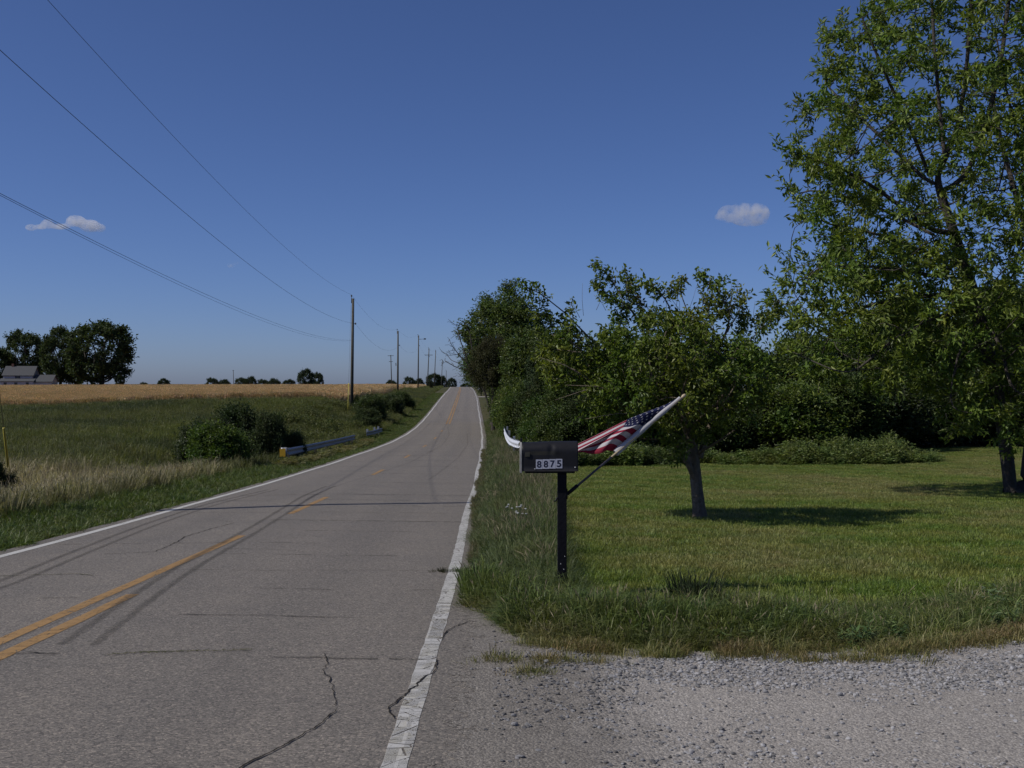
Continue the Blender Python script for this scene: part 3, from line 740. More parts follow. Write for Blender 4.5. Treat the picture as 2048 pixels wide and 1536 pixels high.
# --- leafy weeds
def weed(seed, h=.8):
    r = np.random.default_rng(seed); C = []; D = []
    for k in range(9):
        b = r.normal(0, .12, 2); ln = r.normal(0, .18, 2); H = h * (.55 + .45 * r.random()); 
        for q in range(16):
            z = H * (.12 + .88 * q / 15); a = r.random() * 6.283
            C.append((b[0] + ln[0] * z, b[1] + ln[1] * z, z)); D.append((math.cos(a), math.sin(a), .35 + r.normal(0, .3)))
    V, T, lv = leaf_arrays(np.array(C), np.array(D), .13, .038, .2, .6, seed)
    return mesh_np('weed', V, [T], M['grass'], False, None, {'lv': ('FLOAT', lv)})
weed_p = proto_collection('weed_plant', [weed(700 + i) for i in range(4)])
def weed_patch(x, y, h, tint, label):
    n = len(x); scl = uscale(n, .8, 1.3); scl[:, 2] = h * (.75 + .5 * RNG.random(n)) / .75
    scatter('weeds', onground(x, y), zrot(n, .15), scl, tint * (.75 + .5 * RNG.random((n, 1))), weed_p, 4, label)
n = 1900; px_ = RNG.uniform(1405, 1872, n); y = RNG.uniform(41.2, 44.6, n); x = (px_ - 1024) / F * y
kk = vnoise(px_, y * 40, 46, 280, 3) > .40; px_, x, y = px_[kk], x[kk], y[kk]
h = np.interp(px_, [1405, 1480, 1560, 1600, 1660, 1720, 1800, 1872], [.3, .35, .4, .6, .75, .7, .5, .25]) * (.15 + 1.7 * vnoise(x, x * 0 + np.floor(y), .9, 281, 3) ** 1.5 * 1.3) * sstep(y, 40.8, 42.2)
weed_patch(x, y, h + .05, mixc((.080, .130, .030), (.150, .180, .055), vnoise(x, y, .7, 282)), 'low mound of leafy weeds at the back edge of the lawn')
n = 3600; y = 40 + 85 * RNG.random(n) ** 1.3; b0 = np.interp(y, [40, 60, 80, 125], [1.6, 2.6, 3.4, 4.0]); e = b0 + 4.5 * RNG.random(n); x = xc(y) + HW + e
kk = (y < 44) | (x < 1.5 + .03 * y); x, y, e = x[kk], y[kk], e[kk]; h = (.30 + .55 * sstep(e, 2.5, 7)) * (.6 + .8 * vnoise(x, y, 1.5, 283))
weed_patch(x, y, h, mixc((.085, .14, .03), (.14, .17, .045), vnoise(x, y, 2, 284)), 'leafy weeds on the bank below the roadside trees')
n = 1500; px_ = RNG.uniform(1085, 1420, n); y = RNG.uniform(36, 45, n); x = (px_ - 1024) / F * y; kk = y > lawn_back_y(x) - .3; x, y = x[kk], y[kk]
weed_patch(x, y, .35 + .45 * vnoise(x, y, 1, 285), mixc((.06, .10, .025), (.10, .13, .04), vnoise(x, y, 1.2, 286)), 'weeds along the foot of the belt behind the flag')
n = 2600; y = 58 + 75 * RNG.random(n); d = 3.5 + 6 * RNG.random(n); x = xc(y) - HW - d; kk = (vnoise(x, y, 5, 287) > .5) & ~wheat_mask(x, y); x, y = x[kk], y[kk]
weed_patch(x, y, .4 + .9 * vnoise(x, y, 2.5, 288), mixc((.07, .09, .03), (.13, .145, .045), vnoise(x, y, 3, 289)), 'weeds on the bank around the nearest utility pole')
n = 900; y = RNG.uniform(38.5, 66, n); d = 1.25 + .55 * RNG.random(n); x = xc(y) - HW - d
weed_patch(x, y, .10 + .22 * vnoise(x, y, 1, 290), mixc((.09, .12, .03), (.20, .17, .075), vnoise(x, y, 1, 291)), 'weeds hiding the foot of the left guardrail')

x, y = weed_front; n = len(x)
scl = uscale(n, .25, .55); scl[:, 2] = .10 + .14 * RNG.random(n)
scatter('weeds', onground(x, y), zrot(n, .3), scl, mixc((.06, .10, .03), (.12, .15, .05), RNG.random(n)), weed_p, 4, 'small leafy weeds among the front grass')

# --- wheat
def wheat_mesh(n, radius, seed, wd):
    r = np.random.default_rng(seed); V = []; Q = []; lv = []; k = 0
    for i in range(n):
        a = r.random() * 6.283; rr = radius * math.sqrt(r.random()); H = .62 + .22 * r.random()
        b0 = np.array([rr * math.cos(a), rr * math.sin(a), .0]); az = r.normal(.3, .6); l_ = .25 * r.random()
        d = np.array([math.cos(az) * l_, math.sin(az) * l_, 0]); f = r.random() * 3.14; s_ = np.array([math.cos(f), math.sin(f), 0])
        b1 = b0 + d * .4 + np.array([0, 0, H * .8]); b2 = b1 + d * .5 + np.array([0, 0, H * .2])
        v_ = r.random()
        V += [tuple(b0 - s_ * wd * .3), tuple(b0 + s_ * wd * .3), tuple(b1 + s_ * wd * .3), tuple(b1 - s_ * wd * .3)]; Q += [(k, k + 1, k + 2, k + 3)]; k += 4
        mid = (b1 + b2) / 2
        for s2 in (s_, np.array([-s_[1], s_[0], 0])):
            V += [tuple(b1), tuple(mid - s2 * wd), tuple(b2 + np.array([0, 0, .03])), tuple(mid + s2 * wd)]; Q += [(k, k + 1, k + 2, k + 3)]; k += 4
        lv += [v_] * 12
    return mesh_np('wheat', np.array(V), [np.array(Q)], [M['wheat_straw']], False, None, {'lv': ('FLOAT', lv)})
wheat_p = proto_collection('wheat_tuft', [wheat_mesh(70, .55, 160 + i, .020) for i in range(4)])
P_ = []
for (ya, yb, num) in ((99, 135, 22000), (135, 200, 22000), (200, 345, 24000)):
    y = RNG.uniform(ya, yb, num); x = RNG.uniform(-.52 * y - 6, xc(y) - HW - 9, num); P_.append(np.stack([x, y], -1))
P_ = np.concatenate(P_); x, y = P_[:, 0], P_[:, 1]
kk = wheat_mask(x, y); x, y = x[kk], y[kk]; n = len(x)
t1 = vnoise(x, y, 22, 261); t2 = vnoise(x, y, 2.5, 262)
tint = mixc((.58, .44, .27), (.66, .52, .33), t1); tint = mixc(tint, (.48, .33, .17), t2 * .5)
edgew = ~wheat_mask(x + 1.3, y - 1.6)
tint = np.where(edgew[:, None], tint * .8, tint)
tint *= .8 + .4 * RNG.random((n, 1))
sxy = np.interp(y, [100, 200, 340], [.95, 1.3, 2.0]) * (.85 + .3 * RNG.random(n))
scl = np.stack([sxy, sxy, .9 + .2 * RNG.random(n) + .12 * (t2 - .5)], -1)
scatter('wheat', onground(x, y), zrot(n, .06), scl, tint, wheat_p, 4, 'field of ripe golden wheat beyond the meadow')

# --- gravel stones
def rock(seed, sub=1):
    bm = bmesh.new(); bmesh.ops.create_icosphere(bm, subdivisions=sub + 1, radius=1)
    r = random.Random(seed); sx, sy, sz = r.uniform(.75, 1.2), r.uniform(.65, 1), r.uniform(.45, .75)
    cuts = [(Vector((r.gauss(0, 1), r.gauss(0, 1), r.gauss(0, 1))).normalized(), r.uniform(.55, .8)) for _ in range(9)]
    for v_ in bm.verts:
        for nrm, dd in cuts:
            t = v_.co.dot(nrm)
            if t > dd: v_.co -= nrm * (t - dd)
        v_.co = Vector((v_.co.x * sx, v_.co.y * sy, v_.co.z * sz))
    me = bpy.data.meshes.new('stone'); bm.to_mesh(me); bm.free(); me.materials.append(M['stone']); return me
m, nt, out = newmat('stone')
a = N(nt, 'Attribute', attribute_type='INSTANCER', attribute_name='tint')
p = N(nt, 'BsdfPrincipled', Roughness=.85); p.inputs['Specular IOR Level'].default_value = .3
tc = N(nt, 'TexCoord'); nz = noise(nt, 2.5, 4, tc.outputs['Object'])
c = mixrgb(nt, .35, a.outputs['Color'], mixrgb(nt, 1.0, a.outputs['Color'], ramp(nt, nz, [(.3, (.5, .5, .5)), (.7, (1.5, 1.5, 1.5))]), 'MULTIPLY'))
L(nt, c, p.inputs['Base Color']); L(nt, p.outputs[0], out.inputs[0]); M['stone'] = m
stone_p = proto_collection('stone_kind', [rock(i) for i in range(7)])
n = 130000
y = RNG.uniform(3.6, 9.8, n); x = RNG.uniform(-1.1, 6, n)
e = x - xc(y)
dens = np.where(e > 3.3, .10 + .9 * sstep(vnoise(x, y, .9, 271) * .6 + .4 * vnoise(x, y, .3, 272), .40, .62), .05 * sstep(e, 3.0, 3.25))
dens = dens * (.22 + .78 * sstep(e, 3.3, 4.4))
band = np.exp(-((y - (6.9 - .10 * (x - 1))) / .85) ** 2)        # loose stones thrown to the side of the tracks
track = np.exp(-((y - (5.75 + .28 * (x - 1.2))) / .42) ** 2) * sstep(x, .6, 1.6)
dens = np.clip(dens * (.42 + .70 * band) * (1 - .75 * track), 0, 1)
kk = (RNG.random(n) < dens) & drive_inside(x, y, .02) & (x < .53 * y + .4); x, y = x[kk], y[kk]; n = len(x)
size = .0045 + .0125 * RNG.random(n) ** 2.2; size[RNG.random(n) < .04] *= 1.7
g_ = (.10 + .24 * RNG.random(n)) * (.60 + .40 * sstep(e[kk], 3.5, 4.8)); g_[RNG.random(n) < .06] *= .45
tint = np.stack([g_ * 1.0, g_ * .985, g_ * .985], -1)
scatter('gravel', np.stack([x, y, drive_z(x, y) + size * .15], -1), RNG.random((n, 3)) * 6.28 * np.array([.06, .06, 1]),
        np.stack([size] * 3, -1), tint, stone_p, 7, 'loose grey gravel stones on the driveway')

# ------------------------------------------------------------------ trees
def colonize(root_chain, attr, step, kill, maxit=220, trop=(0, 0, .06), infl=1e9, jit=.18, limbs=()):
    nodes = [np.array(p, float) for p in root_chain]; par = [-1] + list(range(len(nodes) - 1))
    for lb in limbs:            # given main limbs, each hung on the nearest node built so far
        lb = [np.array(p, float) for p in lb]
        k = int(np.argmin([np.linalg.norm(q - lb[0]) for q in nodes])); prev = k
        full = [nodes[k]] + lb
        for a_, b_ in zip(full[:-1], full[1:]):
            m_ = max(1, int(np.linalg.norm(b_ - a_) / step))
            for t in range(1, m_ + 1):
                nodes.append(a_ + (b_ - a_) * t / m_ + RNG.normal(0, .02, 3)); par.append(prev); prev = len(nodes) - 1
    attr = np.array(attr, float); alive = np.ones(len(attr), bool)
    near = np.full(len(attr), 0); dist = np.full(len(attr), 1e9)
    def upd(newi):
        P = np.array([nodes[i] for i in newi])
        D = np.linalg.norm(attr[:, None, :] - P[None], axis=2); k = D.argmin(1); d = D[np.arange(len(attr)), k]
        b = d < dist; dist[b] = d[b]; near[b] = np.array(newi)[k[b]]
    upd(list(range(len(nodes))))
    trop = np.array(trop)
    for it in range(maxit):
        alive &= dist > kill
        act = alive & (dist < infl)
        if not act.any(): break
        ids = near[act]; vec = attr[act] - np.array(nodes)[ids]; vec /= np.linalg.norm(vec, axis=1)[:, None] + 1e-9
        new = []
        for i in np.unique(ids):
            v = vec[ids == i].mean(0) + trop + RNG.normal(0, jit, 3)
            L_ = np.linalg.norm(v)
            if L_ < 1e-3: continue
            q = nodes[i] + v / L_ * step
            nodes.append(q); par.append(int(i)); new.append(len(nodes) - 1)
        if not new: break
        upd(new)
    return np.array(nodes), np.array(par)

def ramify(nodes, par, k, length, up=.25, seed=0, depth=3):
    # side twigs on the outer nodes of a grown skeleton
    r = np.random.default_rng(seed); n = len(nodes)
    hgt = np.zeros(n, int)
    for i in range(n - 1, 0, -1): hgt[par[i]] = max(hgt[par[i]], hgt[i] + 1)
    src = np.where(hgt <= depth)[0]; src = src[src > 2]
    src = np.repeat(src, k); m_ = len(src)
    d = nodes[src] - nodes[par[src]]; d /= np.linalg.norm(d, axis=1)[:, None] + 1e-9
    v = d * .7 + r.normal(0, .75, (m_, 3)); v[:, 2] += up; v /= np.linalg.norm(v, axis=1)[:, None] + 1e-9
    q = nodes[src] + v * (length * (.45 + .9 * r.random(m_)))[:, None]
    return np.concatenate([nodes, q]), np.concatenate([par, src])

def skeleton_mesh(nodes, par, r0, expo, rmax=None, sides=6, flare=None):
    n = len(nodes); ch = [[] for _ in range(n)]
    for i in range(1, n): ch[par[i]].append(i)
    rad = np.zeros(n)
    for i in range(n - 1, -1, -1):
        rad[i] = (sum(rad[c] ** expo for c in ch[i])) ** (1 / expo) if ch[i] else r0
    if rmax: rad *= np.where(rad > r0 * 2.5, 1, 1); sc2 = rmax / rad[0]; rad = r0 + (rad - r0) * (rmax - r0) / max(rad[0] - r0, 1e-6)
    chains = []; st = [(0, None)]
    while st:
        s0, pre = st.pop(); c = [pre] if pre is not None else []
        i = s0
        while True:
            c.append(i)
            if not ch[i]: break
            k = sorted(ch[i], key=lambda t: -rad[t])
            for o in k[1:]: st.append((o, i))
            i = k[0]
        chains.append(c)
    V = []; Q = []; base = 0
    for ci, c in enumerate(chains):
        P = nodes[c]; rr = rad[c].copy()
        if ci > 0 and len(c) > 1: rr[0] = rr[1]
        if flare and ci == 0:
            hgt = np.linalg.norm(P - P[0], axis=1); rr *= 1 + flare * np.exp(-hgt / .25)
        if len(P) > 3:
            for _ in range(4 if rr.max() > .02 else 1):
                Ps = P.copy(); Ps[1:-1] = .5 * P[1:-1] + .25 * (P[:-2] + P[2:]); P = Ps
        k = sides if rr.max() > .03 else (4 if rr.max() > .012 else 3)
        T = np.gradient(P, axis=0) if len(P) > 1 else np.array([[0, 0, 1.]])
        T /= np.linalg.norm(T, axis=1)[:, None] + 1e-9
        ref = np.array([.31, .17, .93]); A = np.cross(T, ref); A /= np.linalg.norm(A, axis=1)[:, None] + 1e-9; B = np.cross(T, A)
        w_ = np.arange(k) * 2 * np.pi / k
        ring = P[:, None, :] + (A[:, None, :] * np.cos(w_)[None, :, None] + B[:, None, :] * np.sin(w_)[None, :, None]) * rr[:, None, None]
        if k >= 6:
            ring += (A[:, None, :] * np.cos(w_)[None, :, None] + B[:, None, :] * np.sin(w_)[None, :, None]) * (rr[:, None, None] * .18 * np.sin(w_ * 3 + ci)[None, :, None])
        V.append(ring.reshape(-1, 3)); m_ = len(P)
        ii = np.arange(m_ - 1)[:, None] * k; jj = np.arange(k)[None]; j2 = (jj + 1) % k
        Q.append(base + np.stack([ii + jj, ii + j2, ii + k + j2, ii + k + jj], -1).reshape(-1, 4)); base += m_ * k
    return np.concatenate(V), np.concatenate(Q), rad

def foliage(nodes, par, rad, thr, per, spread, length, width, droop=.25, outward=.5, seed=0, fold=.25, up=.6, keep=None):
    r = np.random.default_rng(seed)
    tw = np.where(rad <= thr)[0]; tw = tw[tw > 2]
    if keep is not None: tw = tw[r.random(len(tw)) < keep]
    src = np.repeat(tw, per); n = len(src)
    ps = nodes[src]; pp = nodes[par[src]]
    t = r.random(n)[:, None]; c = pp * t + ps * (1 - t) + r.normal(0, spread, (n, 3))
    td = ps - pp; td /= np.linalg.norm(td, axis=1)[:, None] + 1e-9
    dirs = td * outward + r.normal(0, .55, (n, 3)); dirs[:, 2] -= droop
    return leaf_arrays(c, dirs, length, width, fold, up, seed + 1)

def tree_meshes(key, root_chain, attr, step, kill, r0, expo, rmax, leaf, bark, leafmat_, trop=(0, 0, .06), jit=.18, flare=.5, extra=None, sides=7, ram=None, limbs=(), infl=1e9, xtra=None):
    nodes, par = colonize(root_chain, attr, step, kill, trop=trop, jit=jit, limbs=limbs, infl=infl)
    if ram: nodes, par = ramify(nodes, par, *ram)
    V, Q, rad = skeleton_mesh(nodes, par, r0, expo, rmax, sides, flare)
    if xtra is not None:       # further stems, limbs and bare twigs of the same tree
        e4 = np.array([f for f in xtra.f if len(f) == 4]); Q = np.concatenate([Q, e4 + len(V)]); V = np.concatenate([V, np.array(xtra.v)])
    tm = mesh_np(key + '_trunk', V, [Q], M[bark], True)
    LV, LT, lv = foliage(nodes, par, rad, **leaf)
    if DEBUG: print('TREE', key, len(nodes), len(lv) // 4)
    if extra is not None:
        for (v2, t2, l2) in extra: LT = np.concatenate([LT, t2 + len(LV)]); LV = np.concatenate([LV, v2]); lv = np.r_[lv, l2]
    cm = mesh_np(key + '_crown', LV, [LT], M[leafmat_], False, None, {'lv': ('FLOAT', lv)})
    return tm, cm

def ell(n, c, r, shell=0.0, seed=0):
    g_ = np.random.default_rng(seed); v = g_.normal(0, 1, (n, 3)); v /= np.linalg.norm(v, axis=1)[:, None]
    rad = (shell + (1 - shell) * g_.random(n)) ** (1 / 3) if shell == 0 else (shell ** 3 + (1 - shell ** 3) * g_.random(n)) ** (1 / 3)
    return np.array(c) + v * rad[:, None] * np.array(r)

def seg_pts(n, a, b, r, seed=0):
    g_ = np.random.default_rng(seed); t = g_.random(n)[:, None]
    return np.array(a) * (1 - t) + np.array(b) * t + g_.normal(0, r, (n, 3))

def plant_tree(name, label, cat, loc, tm, cm, color, rz=0, scale=(1, 1, 1), group=None):
    r_ = empty(name, loc, rz); r_.scale = scale; tag(r_, label, cat, group)
    obj('trunk', tm, r_); c = obj('crown', cm, r_); c.color = (*color, 1)
    return r_
def copy_tree(src, loc, rz, scale, color, label, group=None, cat=None, name=None):
    r_ = src.copy(); COL.objects.link(r_); r_.location = loc; r_.rotation_euler = (0, 0, rz); r_.scale = scale
    r_['label'] = label
    if name: r_.name = name
    if group: r_['group'] = group
    if cat: r_['category'] = cat
    for ch in src.children:
        c = ch.copy(); COL.objects.link(c); c.parent = r_
        if ch.name.startswith('crown'): c.color = (*color, 1)
    return r_

# --- large shade tree on the right
bt = GP(2034, 25.8); bx_, by_, bz_ = bt
def BP(px, py, dy=0): v = PP(px, py, 25.8 + dy); return np.array([v.x - bx_, v.y - by_, v.z - bz_])
def px_limb(pts, dys): return [BP(x_, y_, d_) for (x_, y_), d_ in zip(pts, dys)]
limbs = [px_limb([(1880, 385), (1838, 300), (1795, 200), (1745, 95), (1712, 10)], [0, -.3, -.6, -.9, -1.1]),
         px_limb([(1892, 330), (1880, 215), (1868, 90), (1862, -60), (1850, -220)], [0, .2, .4, .6, .8]),
         px_limb([(1862, 372), (1800, 310), (1720, 235), (1640, 165)], [.1, .6, 1.1, 1.6]),
         px_limb([(1925, 380), (1965, 270), (2000, 140), (2020, 0), (2030, -160)], [0, .2, .3, .2, 0]),
         px_limb([(1905, 300), (1930, 180), (1940, 40), (1945, -100)], [-.3, -.9, -1.5, -2.0]),
         px_limb([(1870, 470), (1790, 400), (1700, 345), (1600, 310), (1560, 300)], [-.2, -.8, -1.3, -1.7, -1.9]),
         px_limb([(1850, 460), (1760, 415), (1660, 385), (1575, 370)], [.3, .8, 1.3, 1.6]),
         px_limb([(1885, 520), (1800, 480), (1700, 455), (1600, 440)], [0, 0, .2, .3]),
         px_limb([(1900, 560), (1820, 540), (1720, 530), (1620, 530), (1565, 520)], [-.3, -.9, -1.4, -1.7, -1.9]),
         px_limb([(1910, 590), (1830, 590), (1740, 610), (1650, 640)], [.2, .7, 1.0, 1.2]),
         px_limb([(1930, 620), (1850, 640), (1770, 690), (1700, 760)], [-.2, -.9, -1.5, -1.9]),
         px_limb([(1960, 640), (1920, 690), (1900, 780), (1890, 850)], [-.4, -1.2, -1.8, -2.0]),
         px_limb([(1990, 660), (2010, 720), (2020, 800)], [-.6, -1.4, -1.9]),
         [np.array(q) for q in ((.38, .25, .1), (.44, .28, 1.0), (.58, .3, 2.0), (.95, .35, 3.6), (1.0, .4, 5.2), (.7, .5, 7.0), (.35, .5, 8.6), (-.1, .4, 10.2), (-.4, .4, 11.8))],
         [np.array(q) for q in ((1.1, .4, 4.2), (1.9, .6, 6.0), (2.8, .9, 8.2), (3.6, 1.0, 10.5))],
         [np.array(q) for q in ((1.1, .6, 4.8), (1.2, 1.8, 6.5), (1.1, 2.9, 8.8), (1.0, 3.6, 11))],
         [np.array(q) for q in ((1.0, .1, 5.4), (1.3, -1.4, 7.2), (1.5, -2.6, 9.5))],
         [np.array(q) for q in ((1.4, .4, 3.4), (3.0, .2, 4.6), (4.6, 0, 5.8), (5.8, 0, 6.8))],
         [np.array(q) for q in ((1.6, .6, 4.8), (3.2, 1.6, 6.2), (4.4, 2.6, 7.6))]]
att = np.concatenate([ell(2300, (.9, 0, 8.3), (6.5, 5.8, 6.5), .78, 1), ell(1250, (.9, 0, 8.4), (5.9, 5.2, 5.9), 0, 2),
                      ell(640, (-3.4, -.4, 4.4), (2.9, 3.2, 2.2), 0, 3), ell(150, (-1.2, -1.0, 2.7), (1.8, 2.2, 1.4), 0, 4),
                      ell(70, (2.0, -1.0, 2.6), (2.2, 2.2, 1.0), 0, 5), ell(60, (-.2, -1.5, 1.7), (1.2, .9, .8), 0, 6)])
att = att[att[:, 2] > 1.0]
hole = (np.abs(att[:, 0] + .75) < .5) & (np.abs(att[:, 2] - 6.1) < 1.0) & (att[:, 1] < 3.5)
att = att[~hole]
rc = [BP(2024, 990), BP(2019, 940), BP(2014, 890), BP(2006, 840), BP(1996, 780), BP(1983, 720), BP(1966, 650), BP(1948, 590), BP(1926, 520), BP(1908, 465), BP(1896, 420)]
rc[0][2] = -.1
tm, cm = tree_meshes('shade_tree', rc, att, .27, .34, .005, 2.2, .22,
                     dict(thr=.0090, per=19, spread=.064, length=.165, width=.060, droop=.02, outward=.6, seed=31, fold=.2, keep=.95), 'bark', 'leaf', trop=(0, 0, .10), jit=.16, ram=(1, .36, .2, 32, 2), limbs=limbs, infl=2.6)
bigt = plant_tree('shade_tree', 'large spreading shade tree with twin trunks on the right side of the lawn', 'tree', bt, tm, cm, (.130, .182, .034))

# --- small fruit tree on the lawn
at_ = GP(1400, 18.9); ax_, ay_, az_ = at_
def AP(px, py, dy=0): v = PP(px, py, 18.9 + dy); return np.array([v.x - ax_, v.y - ay_, v.z - az_])
att = np.concatenate([ell(560, AP(1338, 752, -.4), (1.80, 2.05, 1.15), .45, 11), ell(260, AP(1345, 750, -.2), (1.4, 1.4, .9), 0, 12), ell(150, AP(1190, 735), (1.05, 1.3, .62), 0, 27), ell(60, AP(1240, 820, -.3), (.7, .9, .4), 0, 28),
    seg_pts(70, AP(1230, 730, -.5), AP(1105, 640, -.8), .16, 13), seg_pts(34, AP(1105, 640, -.8), AP(1046, 556, -1.0), .07, 14),
    seg_pts(40, AP(1180, 740, .4), AP(1085, 715, .2), .16, 29),
    seg_pts(50, AP(1250, 650), AP(1194, 536), .10, 15), seg_pts(46, AP(1300, 650, .3), AP(1246, 556, .3), .09, 16),
    seg_pts(46, AP(1360, 650, -.3), AP(1305, 560, -.5), .10, 17), seg_pts(40, AP(1400, 650, .4), AP(1352, 578, .5), .09, 18),
    seg_pts(56, AP(1440, 650, -.2), AP(1424, 564, -.2), .12, 19), seg_pts(40, AP(1490, 680, .2), AP(1480, 590, .3), .10, 20),
    seg_pts(36, AP(1500, 700, -.3), AP(1542, 620, -.3), .09, 21), seg_pts(50, AP(1470, 780), AP(1540, 720), .15, 22),
    seg_pts(40, AP(1440, 830, -.4), AP(1500, 800, -.6), .12, 23), seg_pts(60, AP(1330, 850, -.5), AP(1310, 800, -.8), .2, 24),
    seg_pts(60, AP(1380, 860, -.4), AP(1340, 885, -.7), .14, 25), seg_pts(50, AP(1230, 800, -.4), AP(1180, 790, -.6), .16, 26)])
rc = [AP(1402, 1043), AP(1398, 1010), AP(1394, 975), AP(1389, 940), AP(1388, 910), AP(1386, 885), AP(1382, 860), AP(1374, 835)]
rc[0][2] = -.08
mb = MB()
for k in range(34):
    px_ = random.uniform(1090, 1550); py0 = np.interp(px_, [1090, 1190, 1300, 1420, 1550], [650, 600, 605, 600, 650]); dy = random.uniform(-.8, .8)
    a = AP(px_, py0 + 20, dy); b = AP(px_ + random.uniform(-34, 26), py0 - random.uniform(10, 55), dy); mid = (a + b) / 2 + np.array([random.uniform(-.04, .04), 0, 0])
    mb.tube([Vector(a), Vector(mid), Vector(b)], [.005, .0035, .0022], 4)
for (p0, p1, dy) in (((1180, 760), (1080, 715), -1.2), ((1260, 790), (1130, 770), -1.4), ((1230, 775), (1110, 800), -1.3), ((1300, 830), (1170, 838), -1.2)):
    a, b = AP(*p0, dy), AP(*p1, dy); mb.tube([Vector(a), Vector((a + b) / 2 + np.array([0, 0, .06])), Vector(b)], [.010, .007, .003], 4)
mb.tube([Vector(AP(1392, 960)), Vector(AP(1380, 935, -.1)), Vector(AP(1362, 905, -.25)), Vector(AP(1345, 870, -.4)), Vector(AP(1335, 840, -.5))], [.07, .055, .045, .036, .025], 8)
mb.tube([Vector(AP(1399, 915)), Vector(AP(1407, 890)), Vector(AP(1415, 860, .1)), Vector(AP(1440, 810, .2)), Vector(AP(1475, 750, .3))], [.07, .06, .05, .04, .02], 8)
mb.tube([Vector(AP(1398, 905, -.1)), Vector(AP(1425, 890, -.4)), Vector(AP(1470, 860, -.7))], [.03, .022, .012], 6)
tm, cm = tree_meshes('apple_tree', rc, att, .15, .19, .004, 2.3, .098,
                     dict(thr=.0085, per=16, spread=.055, length=.086, width=.047, droop=.25, outward=.5, seed=41, fold=.3, keep=.97), 'bark_pale', 'leaf', trop=(0, 0, .10), jit=.22, flare=.45, sides=9, ram=(2, .17, .3, 42, 3), xtra=mb)
appl = plant_tree('fruit_tree', 'small crooked fruit tree with a leaning trunk on the lawn behind the flag', 'tree', at_, tm, cm, (.108, .150, .024))

# --- prototype trees for the belts (built once, then copied)
def proto_tree(key, attr, chain, step, kill, r0, rmax, leafkw, bark, lm, **kw):
    return tree_meshes(key, chain, attr, step, kill, r0, 2.3, rmax, leafkw, bark, lm, **kw)
def vertical(h, n=5, wob=.15): return [np.array((random.gauss(0, wob) * i / n, random.gauss(0, wob) * i / n, h * i / n)) for i in range(n + 1)]
PT = {}
PT['broad1'] = proto_tree('broad1', np.concatenate([ell(330, (0, 0, 5.2), (2.7, 2.7, 3.0), .6, 51), ell(150, (0, 0, 4.6), (2.3, 2.3, 3.2), 0, 52), ell(60, (-1.6, 0, 2.6), (1.4, 1.6, 1.2), 0, 53)]),
    vertical(2.2), .34, .5, .010, .17, dict(thr=.024, per=34, spread=.20, length=.20, width=.115, droop=.15, seed=54), 'bark', 'leaf', ram=(3, .45, .15, 91, 4))
PT['broad2'] = proto_tree('broad2', np.concatenate([ell(300, (.3, 0, 5.4), (2.3, 2.4, 2.7), .5, 55), ell(120, (-1.2, .2, 4.0), (1.6, 1.8, 2.4), 0, 56), ell(90, (1.4, 0, 3.2), (1.5, 1.5, 1.6), 0, 57)]),
    vertical(1.6), .34, .5, .010, .16, dict(thr=.024, per=34, spread=.22, length=.18, width=.11, droop=.2, seed=58), 'bark', 'leaf_matt', ram=(3, .45, .15, 92, 4))
PT['tall'] = proto_tree('tall', np.concatenate([ell(420, (0, 0, 6.5), (2.8, 2.8, 4.2), .55, 61), ell(160, (0, 0, 5), (2.0, 2.0, 4), 0, 62), seg_pts(30, (.2, 0, 10), (.3, 0, 11.2), .2, 64)]),
    vertical(2.0), .36, .5, .010, .18, dict(thr=.024, per=30, spread=.20, length=.22, width=.09, droop=.1, seed=65), 'bark', 'leaf', ram=(3, .5, .3, 93, 4))
PT['shrub1'] = proto_tree('shrub1', np.concatenate([ell(260, (0, 0, 1.5), (1.5, 1.4, 1.5), .45, 66), ell(130, (.3, 0, .9), (1.5, 1.4, .85), 0, 67)]),
    vertical(.35, 3, .03), .20, .28, .006, .06, dict(thr=.013, per=34, spread=.16, length=.125, width=.07, droop=.1, seed=68), 'bark', 'leaf', ram=(3, .34, .4, 94, 4))
PT['shrub2'] = proto_tree('shrub2', np.concatenate([ell(200, (-.4, 0, 1.7), (1.0, 1.2, 1.4), .4, 71), ell(120, (.8, 0, 1.1), (.9, 1.0, 1.0), .3, 72), ell(90, (0, 0, .6), (1.5, 1.2, .6), 0, 73)]),
    vertical(.35, 3, .03), .20, .28, .006, .06, dict(thr=.013, per=36, spread=.14, length=.11, width=.06, droop=.15, seed=74), 'bark', 'leaf_matt', ram=(3, .34, .4, 95, 4))
PT['cedar'] = proto_tree('cedar', np.concatenate([ell(320, (0, 0, 4.0), (1.4, 1.4, 1.6), .4, 75), ell(40, (.5, 0, 2.9), (.9, 1.0, .6), 0, 79)]),
    vertical(1.6, 5, .06), .24, .34, .008, .11, dict(thr=.018, per=46, spread=.12, length=.13, width=.035, droop=-.1, seed=76), 'bark', 'leaf_matt', ram=(4, .30, .1, 96, 4), trop=(0, 0, .02))
for i in (1, 2):
    PT['far%d' % i] = proto_tree('far%d' % i, np.concatenate([ell(260, (0, 0, 9.6), (6.6, 6.4, 7.2), .6, 80 + i), ell(190, (-2 + i * 1.4, 0, 4.6), (5.6, 5, 3.8), 0, 84 + i)]),
        vertical(1.6, 4, .1), .9, 1.2, .04, .45, dict(thr=.10, per=17, spread=.42, length=.62, width=.36, droop=.1, seed=86 + i), 'bark', 'leaf_matt', ram=(3, 1.1, .15, 97, 3))
HT = {'broad1': 8.2, 'broad2': 8.1, 'tall': 11, 'shrub1': 3.0, 'shrub2': 3.0, 'cedar': 5.6, 'far1': 16.8, 'far2': 16.8}
SRC = {}
